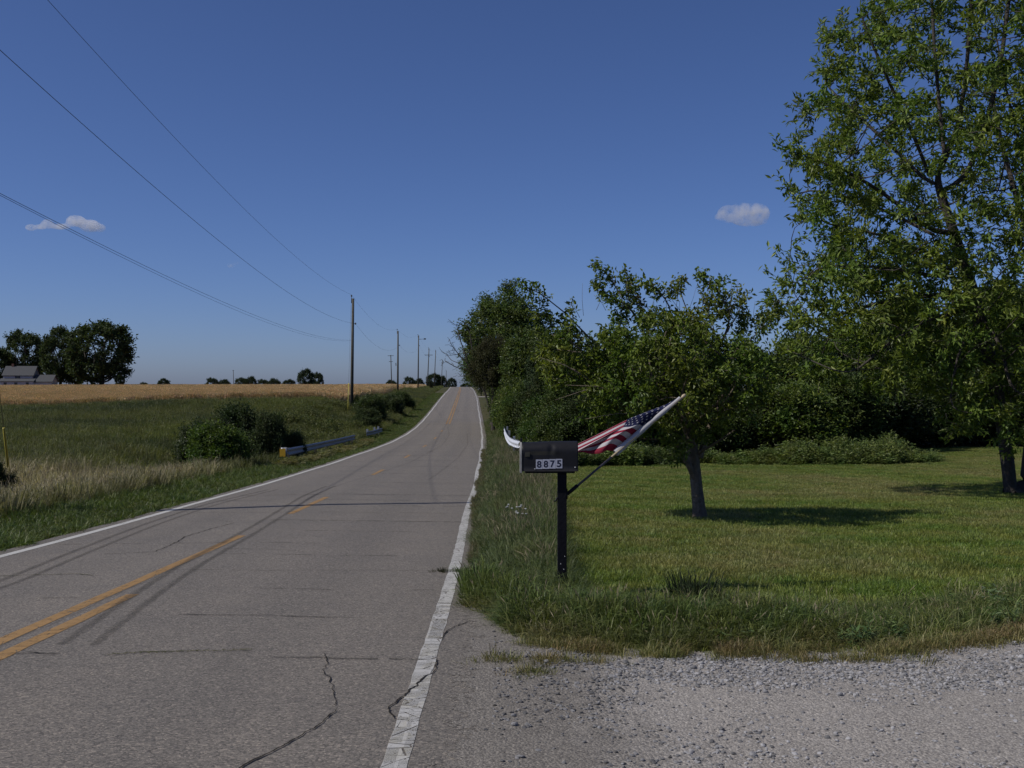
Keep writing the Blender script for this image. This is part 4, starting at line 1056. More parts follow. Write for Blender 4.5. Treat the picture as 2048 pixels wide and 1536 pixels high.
def plant(kind, px, D, top_py, wide, color, label, name, cat, group=None, rz=None, base_drop=.05):
    p_ = GP(px, D); p_.z -= base_drop
    h = (768 - top_py) / F * D - p_.z; s_ = h / HT[kind]
    if kind.startswith('far'): wide *= 1.18
    rz = random.uniform(0, 6.28) if rz is None else rz
    sca = (s_ * wide, s_ * wide, s_)
    if kind not in SRC:
        tm, cm = PT[kind]; SRC[kind] = plant_tree(name, label, cat, p_, tm, cm, color, rz, sca, group)
        return SRC[kind]
    return copy_tree(SRC[kind], p_, rz, sca, color, label, group, cat, name)

GB = 'trees and bushes along the back of the lawn'; GRD = 'trees and bushes crowding the right roadside'
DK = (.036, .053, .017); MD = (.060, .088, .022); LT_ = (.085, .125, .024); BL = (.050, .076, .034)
# roadside belt
plant('tall', 1008, 96, 574, 1.25, (.088, .125, .034), 'tallest roadside tree, rising above the road crest', 'roadside_tree', 'tree', GRD, rz=.2)
plant('cedar', 986, 84, 676, 1.0, (.060, .062, .028), 'dark brownish cedar at the front of the roadside belt', 'cedar', 'tree', GRD)
plant('broad1', 1066, 80, 655, 1.0, (.075, .108, .028), 'leafy tree to the right of the dark roadside cedar', 'roadside_tree', 'tree', GRD)
plant('broad2', 1106, 70, 668, .9, BL, 'grey green tree behind the left branches of the fruit tree', 'roadside_tree', 'tree', GRD)
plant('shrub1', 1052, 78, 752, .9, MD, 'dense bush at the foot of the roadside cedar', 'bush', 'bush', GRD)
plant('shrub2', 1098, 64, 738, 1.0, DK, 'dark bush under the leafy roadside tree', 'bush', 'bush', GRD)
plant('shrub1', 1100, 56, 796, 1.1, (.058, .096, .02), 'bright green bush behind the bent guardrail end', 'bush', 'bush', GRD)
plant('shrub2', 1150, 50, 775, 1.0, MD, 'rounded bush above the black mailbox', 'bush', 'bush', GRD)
plant('shrub1', 1010, 128, 762, 1.0, LT_, 'light green bush near the far driveway', 'bush', 'bush', GRD)
plant('broad2', 1000, 150, 715, .7, MD, 'small tree just past the far driveway', 'roadside_tree', 'tree', GRD)
plant('broad1', 962, 215, 735, 1.0, LT_, 'pale tree by the road crest above the far mailbox', 'roadside_tree', 'tree', GRD)
plant('shrub1', 1078, 50, 838, 1.1, (.062, .10, .02), 'low weedy bush between guardrail end and mailbox', 'bush', 'bush', GRD)
plant('cedar', 985, 95, 684, 1.45, (.085, .125, .032), 'light green tree showing left of the brownish cedar', 'roadside_tree', 'tree', GRD)
plant('shrub1', 1020, 83, 782, .9, LT_, 'low bright bush hiding the foot of the cedar', 'bush', 'bush', GRD)
plant('shrub2', 1036, 70, 796, .9, (.072, .108, .024), 'low bush between cedar foot and bent guardrail end', 'bush', 'bush', GRD)
plant('shrub2', 1030, 92, 742, 1.0, MD, 'bush filling the gap right of the cedar trunk', 'bush', 'bush', GRD)
plant('shrub1', 1022, 100, 752, .9, MD, 'bush behind the cedar trunk', 'bush', 'bush', GRD)
plant('shrub1', 1040, 74, 770, .9, LT_, 'light green bush on the roadside bank beyond the guardrail end', 'bush', 'bush', GRD)
# belt behind the lawn
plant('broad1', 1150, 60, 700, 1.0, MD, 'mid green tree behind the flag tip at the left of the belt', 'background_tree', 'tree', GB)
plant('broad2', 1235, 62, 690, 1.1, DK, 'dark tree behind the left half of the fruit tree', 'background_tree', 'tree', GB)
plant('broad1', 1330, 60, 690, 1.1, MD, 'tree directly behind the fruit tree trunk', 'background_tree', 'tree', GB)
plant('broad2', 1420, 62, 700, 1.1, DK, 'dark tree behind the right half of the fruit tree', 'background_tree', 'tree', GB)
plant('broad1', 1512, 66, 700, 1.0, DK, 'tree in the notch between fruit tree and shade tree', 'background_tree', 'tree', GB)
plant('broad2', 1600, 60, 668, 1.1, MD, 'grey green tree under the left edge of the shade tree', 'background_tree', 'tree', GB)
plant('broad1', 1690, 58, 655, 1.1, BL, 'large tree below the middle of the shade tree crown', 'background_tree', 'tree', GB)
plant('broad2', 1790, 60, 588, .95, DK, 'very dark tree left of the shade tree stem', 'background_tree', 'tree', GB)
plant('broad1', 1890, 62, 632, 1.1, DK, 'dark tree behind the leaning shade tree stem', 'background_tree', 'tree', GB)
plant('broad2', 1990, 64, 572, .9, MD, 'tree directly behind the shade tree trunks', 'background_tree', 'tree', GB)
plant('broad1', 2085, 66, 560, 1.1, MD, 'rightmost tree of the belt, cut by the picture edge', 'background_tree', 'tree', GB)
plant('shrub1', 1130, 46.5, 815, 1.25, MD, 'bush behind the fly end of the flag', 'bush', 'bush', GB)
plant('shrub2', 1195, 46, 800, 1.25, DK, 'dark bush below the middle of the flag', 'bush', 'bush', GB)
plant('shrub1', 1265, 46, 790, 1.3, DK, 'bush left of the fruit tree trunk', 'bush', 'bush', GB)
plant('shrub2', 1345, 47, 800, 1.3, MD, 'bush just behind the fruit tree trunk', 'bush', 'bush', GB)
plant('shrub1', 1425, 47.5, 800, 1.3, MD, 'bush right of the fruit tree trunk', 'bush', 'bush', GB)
plant('shrub2', 1500, 48, 790, 1.3, DK, 'dark bush left of the bright bush in the belt', 'bush', 'bush', GB)  # dark leaf colour shared with other plants of the belt
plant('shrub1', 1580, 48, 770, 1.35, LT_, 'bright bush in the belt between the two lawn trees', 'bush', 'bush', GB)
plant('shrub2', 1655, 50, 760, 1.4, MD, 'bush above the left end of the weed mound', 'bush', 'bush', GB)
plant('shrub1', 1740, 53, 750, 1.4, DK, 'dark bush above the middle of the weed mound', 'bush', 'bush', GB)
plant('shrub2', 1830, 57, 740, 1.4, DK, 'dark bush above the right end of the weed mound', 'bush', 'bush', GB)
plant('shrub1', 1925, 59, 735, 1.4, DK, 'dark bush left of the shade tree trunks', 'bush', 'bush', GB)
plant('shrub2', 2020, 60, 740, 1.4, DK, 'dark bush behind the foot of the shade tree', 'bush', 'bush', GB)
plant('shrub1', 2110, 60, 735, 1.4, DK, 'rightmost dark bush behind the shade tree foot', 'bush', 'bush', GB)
# left ditch bushes
GDI = 'bushes in the ditch left of the road'
plant('shrub1', 437, 38.5, 848, 1.05, (.074, .118, .022), 'bright green bush in the ditch left of the guardrail', 'bush', 'bush', GDI)
plant('shrub2', 455, 46, 818, 1.0, (.046, .066, .026), 'dark feathery bush behind the bright green ditch bush', 'bush', 'bush', GDI)
plant('shrub1', 402, 44, 846, .9, (.046, .066, .026), 'dark low bush behind the left side of the bright ditch bush', 'bush', 'bush', GDI)
plant('shrub2', 535, 45, 832, .8, (.046, .066, .026), 'upright dark bush just left of the yellow guardrail end', 'bush', 'bush', GDI)
plant('shrub1', 584, 45.5, 862, .8, (.046, .066, .026), 'low dark bush touching the yellow guardrail end', 'bush', 'bush', GDI)
plant('shrub2', -2, 25.5, 925, .75, (.028, .046, .018), 'dark leafy bush at the left picture edge below the guy wire', 'bush', 'bush', GDI)
plant('shrub1', 738, 97, 790, 1.1, (.062, .086, .028), 'bush growing at the foot of the nearest utility pole', 'bush', 'bush', GDI)
plant('shrub2', 732, 84, 820, 1.5, (.056, .076, .030), 'dark bush on the bank below the nearest utility pole', 'bush', 'bush', GDI)
plant('shrub1', 778, 112, 790, 1.4, (.062, .084, .034), 'grey green bush between the first two utility poles', 'bush', 'bush', GDI)
plant('shrub2', 808, 128, 786, 1.4, (.056, .084, .028), 'rounded bush just right of the second utility pole', 'bush', 'bush', GDI)
plant('shrub1', 712, 100, 792, .35, (.03, .05, .015), 'small vine clump on the nearest utility pole', 'vine', 'vine', GDI)
plant('shrub1', 660, 80, 838, .7, (.070, .098, .022), 'low yellowish bush beyond the guardrail', 'bush', 'bush', GDI)
plant('shrub2', 862, 270, 764, .5, (.03, .035, .016), 'tiny dark bush at the far corner of the wheat', 'bush', 'bush', GDI)
# weed mound at the lawn back
# far trees
GF = 'distant trees along the horizon'; FD = (.042, .060, .030)
plant('far1', 203, 305, 640, 1.08, (.048, .070, .026), 'tallest dark tree right of the white farmhouse', 'farm_tree', 'tree', 'trees around the white farmhouse', rz=.5)
plant('far2', 120, 310, 655, .72, (.048, .070, .026), 'dark tree immediately right of the farmhouse roof', 'farm_tree', 'tree', 'trees around the white farmhouse', rz=1.5)
plant('far1', 48, 330, 660, .85, (.048, .070, .026), 'looser tree standing behind the farmhouse', 'farm_tree', 'tree', 'trees around the white farmhouse', rz=2.4)
plant('far2', -15, 325, 690, .9, (.048, .070, .026), 'tree at the left picture edge beside the farmhouse', 'farm_tree', 'tree', 'trees around the white farmhouse', rz=.9)
plant('far1', 150, 318, 700, .6, FD, 'lower tree filling the gap between the two farm trees', 'farm_tree', 'tree', 'trees around the white farmhouse', rz=3.3)
far = [(240, 400, 752, 1.6, 'low dark bush at the right foot of the farm trees'), (288, 620, 764, 1.5, 'tiny tree left of the round field tree'), (327, 620, 757, 1.6, 'small round tree alone on the wheat horizon'),
       (424, 640, 755, 1.5, 'left tree of the low horizon row'), (448, 660, 759, 1.8, 'second tree of the low horizon row'), (484, 650, 755, 1.7, 'tree beside the lone field pole'), (502, 640, 753, 1.3, 'tree right of the lone field pole'),
       (526, 660, 758, 1.6, 'fourth tree of the low horizon row'), (548, 650, 757, 1.6, 'tree in the middle of the horizon row'), (578, 650, 758, 1.6, 'low tree left of the big round horizon tree'),
       (612, 600, 738, 1.25, 'big round tree on the horizon left of the nearest pole'), (636, 610, 744, 1.0, 'right lobe tree beside the big round horizon tree'),
       (782, 560, 760, 1.7, 'low tree below the crossarm pole in the field'), (818, 560, 753, 1.4, 'dark tree left of the third utility pole'), (838, 570, 757, 1.4, 'low tree right of the third utility pole'),
       (868, 560, 746, 1.45, 'largest dark tree behind the row of far poles'), (884, 565, 752, 1.2, 'tree right of the largest one behind the far poles'), (904, 540, 755, 1.05, 'rounded tree at the left end of the road crest'),
       (932, 620, 766, 1.8, 'low pale tree beyond the middle of the road crest'), (948, 600, 764, 1.5, 'low tree beyond the right end of the road crest')]
for i, (px_, D_, tp, wd_, lab) in enumerate(far):
    p_ = GP(px_, D_); 
    plant('far1' if i % 2 else 'far2', px_, D_, tp, wd_ * .62, FD if i % 3 else (.034, .05, .022), lab, 'distant_tree', 'tree', GF)

# --- bare dead tree leaning over the road
dt = GP(986, 92)
def DP(px, py, dy=0): v = PP(px, py, 92 + dy); return np.array([v.x - dt.x, v.y - dt.y, v.z - dt.z])
att = np.concatenate([seg_pts(60, DP(948, 742), DP(892, 688), .5, 301), seg_pts(50, DP(950, 720), DP(915, 640), .4, 302), seg_pts(30, DP(945, 742), DP(896, 728), .35, 303),
                      seg_pts(12, DP(945, 735), DP(905, 752), .3, 304), seg_pts(20, DP(955, 700), DP(930, 640), .4, 305)])
nodes, par = colonize([(0, 0, -.1), (0, 0, .6), (-.1, 0, 1.6), tuple(DP(972, 775)), tuple(DP(955, 752))], att, .28, .34, jit=.25, trop=(-.05, 0, .05))
nodes, par = ramify(nodes, par, 1, .4, .2, 306, 4)
V, Q, rad = skeleton_mesh(nodes, par, .014, 2.2, .10, 6, .3)
o = obj('dead_tree', mesh_np('dead_tree', V, [Q], M['bark'], True)); o.location = dt
tag(o, 'bare grey branches of a dead tree reaching over the road edge', 'dead tree')

# ------------------------------------------------------------------ utility poles and wires
pole_defs = [  # (x, y, top z, label)
    (-10.2, 19.0, 8.75, 'utility pole just outside the picture on the left'),
    (float((703 - 1024) / F * 100), 100., (768 - 597) / F * 100, 'nearest and tallest wooden utility pole beside the wheat'),
    (float((795.5 - 1024) / F * 176), 176., (768 - 662) / F * 176, 'second utility pole from the left of the roadside row'),
    (float((836 - 1024) / F * 250), 250., (768 - 671) / F * 250, 'third utility pole of the row with a side bracket'),
    (float((854.5 - 1024) / F * 320), 320., (768 - 697) / F * 320, 'fourth utility pole of the row carrying a crossarm'),
    (float((868 - 1024) / F * 390), 390., (768 - 701) / F * 390, 'fifth utility pole of the row without a crossarm'),
    (float((882 - 1024) / F * 470), 470., (768 - 721) / F * 470, 'sixth utility pole of the row near the road crest'),
    (float((891.5 - 1024) / F * 540), 540., (768 - 741) / F * 540, 'farthest and faintest utility pole of the row')]
GPOL = 'utility poles in the roadside row'
lean = [0, .15, .05, .15, .55, .65, .65, .3]
ATT = []   # attachment heights (top, neutral, comm)
for i, (x, y, zt, lab) in enumerate(pole_defs):
    zg = float(ground_z(x, y)) - .5
    r_ = empty('utility_pole', (x, y, zg)); tag(r_, lab, 'utility pole', GPOL)
    H = zt - zg; k = H / 11.0; ln = lean[i]
    def at(z): return Vector((ln * (z / H - 1), 0, z))      # leans to the right at its foot
    base_sh = Vector((ln, 0, 0))
    mb = MB(); mb.tube([at(0) + base_sh, at(H * .5) + base_sh, at(H) + base_sh], [.165, .145, .115], 12)
    for c in (): pass
    o = mb.build('pole', M['pole_wood'], r_, True)
    mb = MB(); top = at(H) + base_sh
    mb.tube([top + Vector((-.15, 0, -.45)), top + Vector((-.15, 0, .22))], .035, 6)
    mb.tube([top + Vector((-.15, 0, .18)), top + Vector((-.15, 0, .24)), top + Vector((-.15, 0, .32)), top + Vector((-.15, 0, .36))], [.05, .075, .06, .03], 8)
    mb.build('pin_insulator', M['wire'], r_, True)
    mb = MB(); s2 = at(H - 2.4) + base_sh
    mb.tube([s2 + Vector((.10, 0, 0)), s2 + Vector((.26, 0, 0))], .02, 6); mb.tube([s2 + Vector((.26, 0, -.09)), s2 + Vector((.26, 0, 0)), s2 + Vector((.26, 0, .09))], [.05, .085, .05], 8)
    mb.build('side_insulator', M['wire'], r_, True)
    zc = H - 4.05
    if i in (3,):
        mb = MB(); q = at(H - .9) + base_sh
        mb.tube([q, q + Vector((.9, 0, .05)), q + Vector((1.5, 0, .0))], [.05, .04, .04], 6); mb.box(q + Vector((1.5, 0, .08)), (.5, .3, .3))
        mb.build('bracket', M['wire'], r_)
    if i in (4,):
        mb = MB(); q = at(H - 2.0) + base_sh; mb.box(q + Vector((0, -.2, 0)), (2.4, .14, .16)); mb.build('crossarm', M['pole_wood'], r_)
    if i in (2,):
        mb = MB(); mb.tube([at(1.2) + Vector((.0 - .45 + ln, 0, 0)) * 0 + at(H * .42) + Vector((-.22, 0, -.8)), at(H * .42) + Vector((-.30, 0, .9))], .06, 6); mb.build('conduit', M['pole_wood'], r_)
    wp = Vector((x, y, zg))
    ATT.append((wp + top + Vector((-.15, 0, .36)), wp + s2 + Vector((.26, 0, .0)), wp + at(zc) + base_sh + Vector((.10, 0, 0))))
# match the attachments seen in the photograph at the first visible pole
ATT[0] = (ATT[0][0], Vector((-10.05, 19, 6.75)), Vector((-10.05, 19, 3.85)))
ATT[1] = (ATT[1][0], ATT[1][1], Vector((ATT[1][2].x, ATT[1][2].y, 4.2)))
def span(a, b, sag, n=36):
    return [a.lerp(b, t) - Vector((0, 0, 4 * sag * t * (1 - t))) for t in np.linspace(0, 1, n)]
back = [ATT[0][j] + Vector((.9, -45, .9)) for j in range(3)]
def wire(j, sags, rad, label, last):
    pts = []
    for i in range(last):
        s_ = span(ATT[i][j], ATT[i + 1][j], sags[i]); pts += s_ if i == 0 else s_[1:]
    mb = MB(); mb.tube(pts, rad, 6); o = mb.build('power_line', M['wire'], None, True)
    return tag(o, label, 'wire', 'overhead wires on the roadside poles')
wire(0, [1.1, 1.3, 1.1, 1.0, 1, 1, .8], .0062, 'uppermost overhead wire running along the pole tops', 7)
wire(1, [1.2, 1.6, 1.5, 1.0, 1, 1, .8], .0072, 'middle overhead wire held by side insulators', 7)
wire(2, [.86], .0055, 'upper of the two close lowest cables sagging toward the nearest pole', 1)
ATT2 = [ATT[0][2] - Vector((0, 0, .03)), ATT[1][2] - Vector((0, 0, .05))]
mb = MB(); mb.tube(span(ATT2[0], ATT2[1], .95), .0045, 6); tag(mb.build('power_line', M['wire'], None, True), 'lower of the two close lowest cables sagging toward the nearest pole', 'wire', 'overhead wires on the roadside poles')
# splice sleeve on the middle wire
# field poles far away
for (px_, D_, tp, bp, lab, arm) in ((781.5, 350, 710, 768, 'leaning field pole with crossarms left of the second roadside pole', True), (466.5, 520, 740, 768, 'lone leaning pole far away in the wheat field', False)):
    x = (px_ - 1024) / F * D_; zt = (768 - tp) / F * D_; zg = float(ground_z(x, D_)) - .5; H = zt - zg
    r_ = empty('utility_pole', (x, D_, zg)); tag(r_, lab, 'utility pole', 'poles standing in the wheat field')
    ln = .35
    mb = MB(); mb.tube([Vector((ln, 0, 0)), Vector((0, 0, H))], [.17, .13], 8); mb.build('pole', M['pole_wood'], r_, True)
    mb = MB(); mb.box((-.0, -.15, H - .25), (2.0, .12, .15) if arm else (1.0, .12, .12)); mb.build('crossarm', M['pole_wood'], r_)
    if arm: mb = MB(); mb.box((0.05, -.15, H - 2.2), (1.3, .12, .15)); mb.build('crossarm', M['pole_wood'], r_)
# guy wires with yellow guards
def guy(anchor, top, g0, g1, rad_w, rad_g, label, group):
    r_ = empty('guy_wire', anchor); tag(r_, label, 'guy wire', group)
    v = top - anchor; mb = MB(); mb.tube([Vector((0, 0, -.05)), v], rad_w, 6); mb.build('strand', M['wire'], r_, True)
    mb = MB(); mb.tube([v * g0, v * ((g0 + g1) / 2), v * g1], rad_g, 8); mb.build('guard', M['yellow'], r_, True)
an = GP(20, 31.5); guy(an, Vector((-10.25, 19.05, 8.2)), .0, .155, .008, .036, 'slim guy wire with a yellow guard tube at the left picture edge', 'pole guy wires')
an = GP(695.5, 97); guy(an, Vector((pole_defs[1][0] - .05, 100, pole_defs[1][2] - .6)), .0, .29, .008, .032, 'guy wire with a yellow guard beside the nearest pole', 'pole guy wires')

# ------------------------------------------------------------------ guardrails
def wbeam(path, name, parent, mat, h=.31):
    prof = [(-.02, -.5), (.035, -.36), (.035, -.26), (-.02, -.08), (-.02, .08), (.035, .26), (.035, .36), (-.02, .5)]
    P = [Vector(p) for p in path]; V = []; n = len(P); k = len(prof)
    for i, p in enumerate(P):
        t = (P[min(i + 1, n - 1)] - P[max(i - 1, 0)]); t.z = 0; t.normalize(); nrm = Vector((t.y, -t.x, 0))
        for (a, b) in prof: V.append(p + nrm * a + Vector((0, 0, b * h)))
    nb = len(V)
    for i, p in enumerate(P):
        t = (P[min(i + 1, n - 1)] - P[max(i - 1, 0)]); t.z = 0; t.normalize(); nrm = Vector((t.y, -t.x, 0))
        for (a, b) in prof: V.append(p + nrm * (a - .006) + Vector((0, 0, b * h)))
    fs = []
    for i in range(n - 1):
        for j in range(k - 1):
            fs.append((i * k + j, i * k + j + 1, (i + 1) * k + j + 1, (i + 1) * k + j)); fs.append((nb + i * k + j, nb + (i + 1) * k + j, nb + (i + 1) * k + j + 1, nb + i * k + j + 1))
    mb = MB(); mb.add(V, fs); return mb.build(name, mat, parent, True)
# left rail
def LR(t, h):  # t along y
    x = float(xc(t)) - HW - 1.95; return Vector((x, t, float(zr(t)) - .06 + h))
g0 = LR(41.8, 0); gr = empty('guardrail', g0); tag(gr, 'grey steel guardrail over the culvert on the left roadside', 'guardrail')
tops = [LR(t, .40 + .02 * (t - 40.5) / 22) - g0 for t in np.linspace(41.8, 63, 20)]
wbeam(tops, 'beam', gr, M['rail'])
for i, t in enumerate(np.linspace(42.6, 62.6, 7)):
    mb = MB(); q = LR(t, 0) - g0; mb.box(q + Vector((-.12, 0, .08)), (.10, .15, .95)); mb.build('post', M['pole_wood'], gr)
# flared yellow end wing facing the traffic
mb = MB(); V = []; n = 9
for i in range(n):
    w_ = i / (n - 1); a = w_ * 2.5
    c = tops[0] + Vector((-.02 - .26 * math.sin(a) * .9, -.02 - .20 * (1 - math.cos(a)) * .55, 0))
    V.append(c)
Vv = []
for c in V: Vv += [c + Vector((0, 0, -.2)), c + Vector((0, 0, .2))]
mb.add(Vv, [(2 * i, 2 * i + 2, 2 * i + 3, 2 * i + 1) for i in range(n - 1)])
o = mb.build('end_wing', M['rail'], gr, True); sm = o.modifiers.new('s', 'SOLIDIFY'); sm.thickness = .02
mb = MB(); c0 = tops[0] + Vector((-.15, -.27, 0)); mb.box(c0, (.22, .012, .32), 0, Matrix.Rotation(R(8), 3, 'Z')); mb.build('reflective_panel', M['yellow_sheet'], gr, bevel=.005)
# far end piece of the same rail, bent and separate
a = PP(733, 868, 72); b = PP(764, 860, 80)
gr2 = empty('guardrail', a); tag(gr2, 'short broken guardrail piece in the grass beyond the long left rail', 'guardrail')
wbeam([Vector((0, 0, 0)), (b - a) * .5 + Vector((0, 0, -.03)), b - a], 'beam', gr2, M['rail'])
for f in (.15, .6, .85):
    mb = MB(); mb.box((b - a) * f + Vector((-.12, 0, -.15)), (.14, .18, .9)); mb.build('post', M['rail'], gr2)
# right bent rail end
q0 = PP(1015, 872, 46); gr3 = empty('guardrail', q0); tag(gr3, 'bent white guardrail end curling up behind the black mailbox', 'guardrail')
pth = [PP(1008.5, 859, 62), PP(1009, 861, 57), PP(1010.5, 866, 52.5), PP(1013, 873, 48.5), PP(1017.5, 880, 45.6), PP(1024, 884, 43.9), PP(1031, 886.5, 43.0), PP(1038, 888, 42.4)]
pth = [p - q0 for p in pth]
ps = []
for i in range(len(pth) - 1):
    for t in (0, .25, .5, .75): ps.append(pth[i].lerp(pth[i + 1], t))
ps.append(pth[-1])
for _ in range(3): ps = [ps[0]] + [(ps[i - 1] + ps[i] * 2 + ps[i + 1]) / 4 for i in range(1, len(ps) - 1)] + [ps[-1]]
wbeam(ps[::-1], 'beam', gr3, M['rail_worn'], .33)
for i in (2, 10, 18):
    mb = MB(); mb.box(ps[i] + Vector((.16, .02, -.35)), (.10, .15, 1.1)); mb.build('post', M['rail'], gr3)

# ------------------------------------------------------------------ mailbox
D0 = 10.0
mp_ = GP(1124, D0); S_ = D0 / F
mbx = empty('mailbox', (mp_.x, D0, mp_.z)); tag(mbx, 'black metal mailbox numbered 8875 on a black wooden post', 'mailbox')
def MP(px, py, dy=0): v = PP(px, py, D0 + dy); return Vector((v.x - mp_.x, dy, v.z - mp_.z))
zb = MP(0, 941).z; ztop = MP(0, 882).z
mb = MB(); mb.box((0, 0, (zb - .02) / 2 - .1), (.086, .086, zb + .18)); mb.build('post', M['black_wood'], mbx, bevel=.004)
for (px_, py_) in ((1121, 1126), (1129, 1111), (1127, 1137)):
    q = MP(px_, py_); mb = MB(); mb.box((q.x, -.0445, q.z), (.006, .002, .010), 0, Matrix.Rotation(random.uniform(-.6, .6), 3, 'Y')); mb.build('paint_chip', M['white_paint'], mbx)
mb = MB(); q = MP(1113, 996); mb.tube([Vector((q.x + .02, -.03, q.z + .02)), Vector((q.x, -.04, q.z)), Vector((q.x - .005, -.04, q.z - .02)), Vector((q.x - .022, -.035, q.z - .028))], .009, 8); mb.build('hook', M['black_paint'], mbx, True)
# body: arched section extruded along x, with a dent
xl, xr = MP(1044, 0).x, MP(1155, 0).x
hwid = .105; H = ztop - zb; zs = H - hwid
sec = [(-hwid, 0), (-hwid, zs * .3), (-hwid, zs * .6), (-hwid, zs * .9)] + [(-hwid * math.cos(a), zs + hwid * math.sin(a)) for a in np.linspace(0.0, math.pi, 21)] + [(hwid, zs * .9), (hwid, zs * .4), (hwid, 0)]
# refine the straight wall so the dent has geometry
nx = 46; V = []; k = len(sec)
for i in range(nx):
    u = i / (nx - 1); x = xl + (xr - xl) * u
    for (yy, zz) in sec:
        fr = 1 if yy < .02 else 0
        dx = (u - .52); dz_ = (zz / H - .72)
        dent = .013 * math.exp(-(dx / .05) ** 2 - (dz_ / .16) ** 2) + .008 * math.exp(-((u - .62) / .12) ** 2 - ((zz / H - .5) / .14) ** 2)
        dent += .006 * math.exp(-((u - .25) / .16) ** 2 - ((zz / H - .62) / .12) ** 2)
        zsag = -.010 * math.exp(-((u - .06) / .35) ** 2) * (zz / H)
        V.append(Vector((x, yy + (dent if fr else 0), zb + zz + zsag)))
fs = [(i * k + j, i * k + j + 1, (i + 1) * k + j + 1, (i + 1) * k + j) for i in range(nx - 1) for j in range(k - 1)]
fs += [((i + 1) * k, (i) * k, i * k + k - 1, (i + 1) * k + k - 1) for i in range(nx - 1)]
fs.append(tuple((nx - 1) * k + j for j in range(k))); fs.append(tuple(reversed(range(k))))
m, nt, out = newmat('mailbox_paint')
tc = N(nt, 'TexCoord'); pos = tc.outputs['Object']
p = N(nt, 'BsdfPrincipled'); p.inputs['Roughness'].default_value = .42; p.inputs['Specular IOR Level'].default_value = .22
sx = N(nt, 'SeparateXYZ'); L(nt, pos, sx.inputs[0])
def bandm(c, w_, sock): # soft box mask
    d = math_(nt, 'ABSOLUTE', math_(nt, 'SUBTRACT', sock, c)); mr = N(nt, 'MapRange'); L(nt, d, mr.inputs[0]); mr.inputs[1].default_value = w_ * 1.25; mr.inputs[2].default_value = w_ * .75; return mr.outputs[0]
fade = math_(nt, 'MULTIPLY', bandm(MP(1080, 0).x, .125, sx.outputs[0]), bandm(MP(0, 905).z, .018, sx.outputs[2]))
fade = math_(nt, 'MULTIPLY', fade, math_(nt, 'ADD', math_(nt, 'MULTIPLY', noise(nt, 18, 3, pos), .6), .25))
c = mixrgb(nt, noise(nt, 12, 4, pos), (.008, .008, .010), (.017, .017, .020)); c = mixrgb(nt, math_(nt, 'MULTIPLY', fade, .8), c, (.045, .042, .026))
L(nt, c, p.inputs['Base Color']); L(nt, math_(nt, 'ADD', math_(nt, 'MULTIPLY', noise(nt, 25, 4, pos), .3), .36), p.inputs['Roughness']); L(nt, p.outputs[0], out.inputs[0])
mb = MB(); mb.add(V, fs); bo = mb.build('box', m, mbx, True)
try:
    for poly in bo.data.polygons:
        if len(poly.vertices) > 4: poly.use_smooth = False
except Exception: pass
# door with its rolled rim at the road end
k2 = [(-hwid - .006, -.004), (-hwid - .006, zs)] + [(-(hwid + .006) * math.cos(a), zs + (hwid + .006) * math.sin(a)) for a in np.linspace(0.1, math.pi - .1, 16)] + [(hwid + .006, zs), (hwid + .006, -.004)]
mb = MB(); x0, x1 = xl - .022, xl - .001; V = [Vector((x0, a, zb + b - .01)) for a, b in k2] + [Vector((x1, a, zb + b - .01)) for a, b in k2]; kk = len(k2)
mb.add(V, [(j, j + 1, kk + j + 1, kk + j) for j in range(kk - 1)] + [tuple(reversed(range(kk))), tuple(kk + j for j in range(kk)), (kk - 1, 0, kk, 2 * kk - 1)])
dr = mb.build('door', M['grey_metal'], mbx, bevel=.003); tag(dr, 'worn grey mailbox door edge')
mb = MB(); q = Vector((xl - .008, -.02, ztop)); mb.box(q + Vector((0, 0, .012)), (.022, .03, .034)); mb.build('latch', M['black_paint'], dr, bevel=.004)
mb = MB(); mb.box((MP(1055, 0).x, -hwid - .004, MP(0, 908).z), (.044, .008, .040)); mb.build('flag_mount', simple('faded_olive', (.030, .029, .020), .6), bo, bevel=.003)
mb = MB(); mb.box(((xl + xr) / 2, 0, zb - .010), (xr - xl - .06, .15, .018)); mb.build('base_board', M['black_wood'], mbx)
mb = MB(); mb.tube([Vector((MP(1149, 933).x, -hwid - .004, MP(0, 933).z)), Vector((MP(1149, 933).x, -hwid + .004, MP(0, 933).z))], .006, 8); mb.build('screw', M['white_paint'], mbx, True)
mb = MB(); mb.tube([Vector((MP(1069.5, 936).x, -hwid - .004, MP(0, 936).z)), Vector((MP(1069.5, 936).x, -hwid + .004, MP(0, 936).z))], .005, 8); mb.build('screw', M['white_paint'], mbx, True)
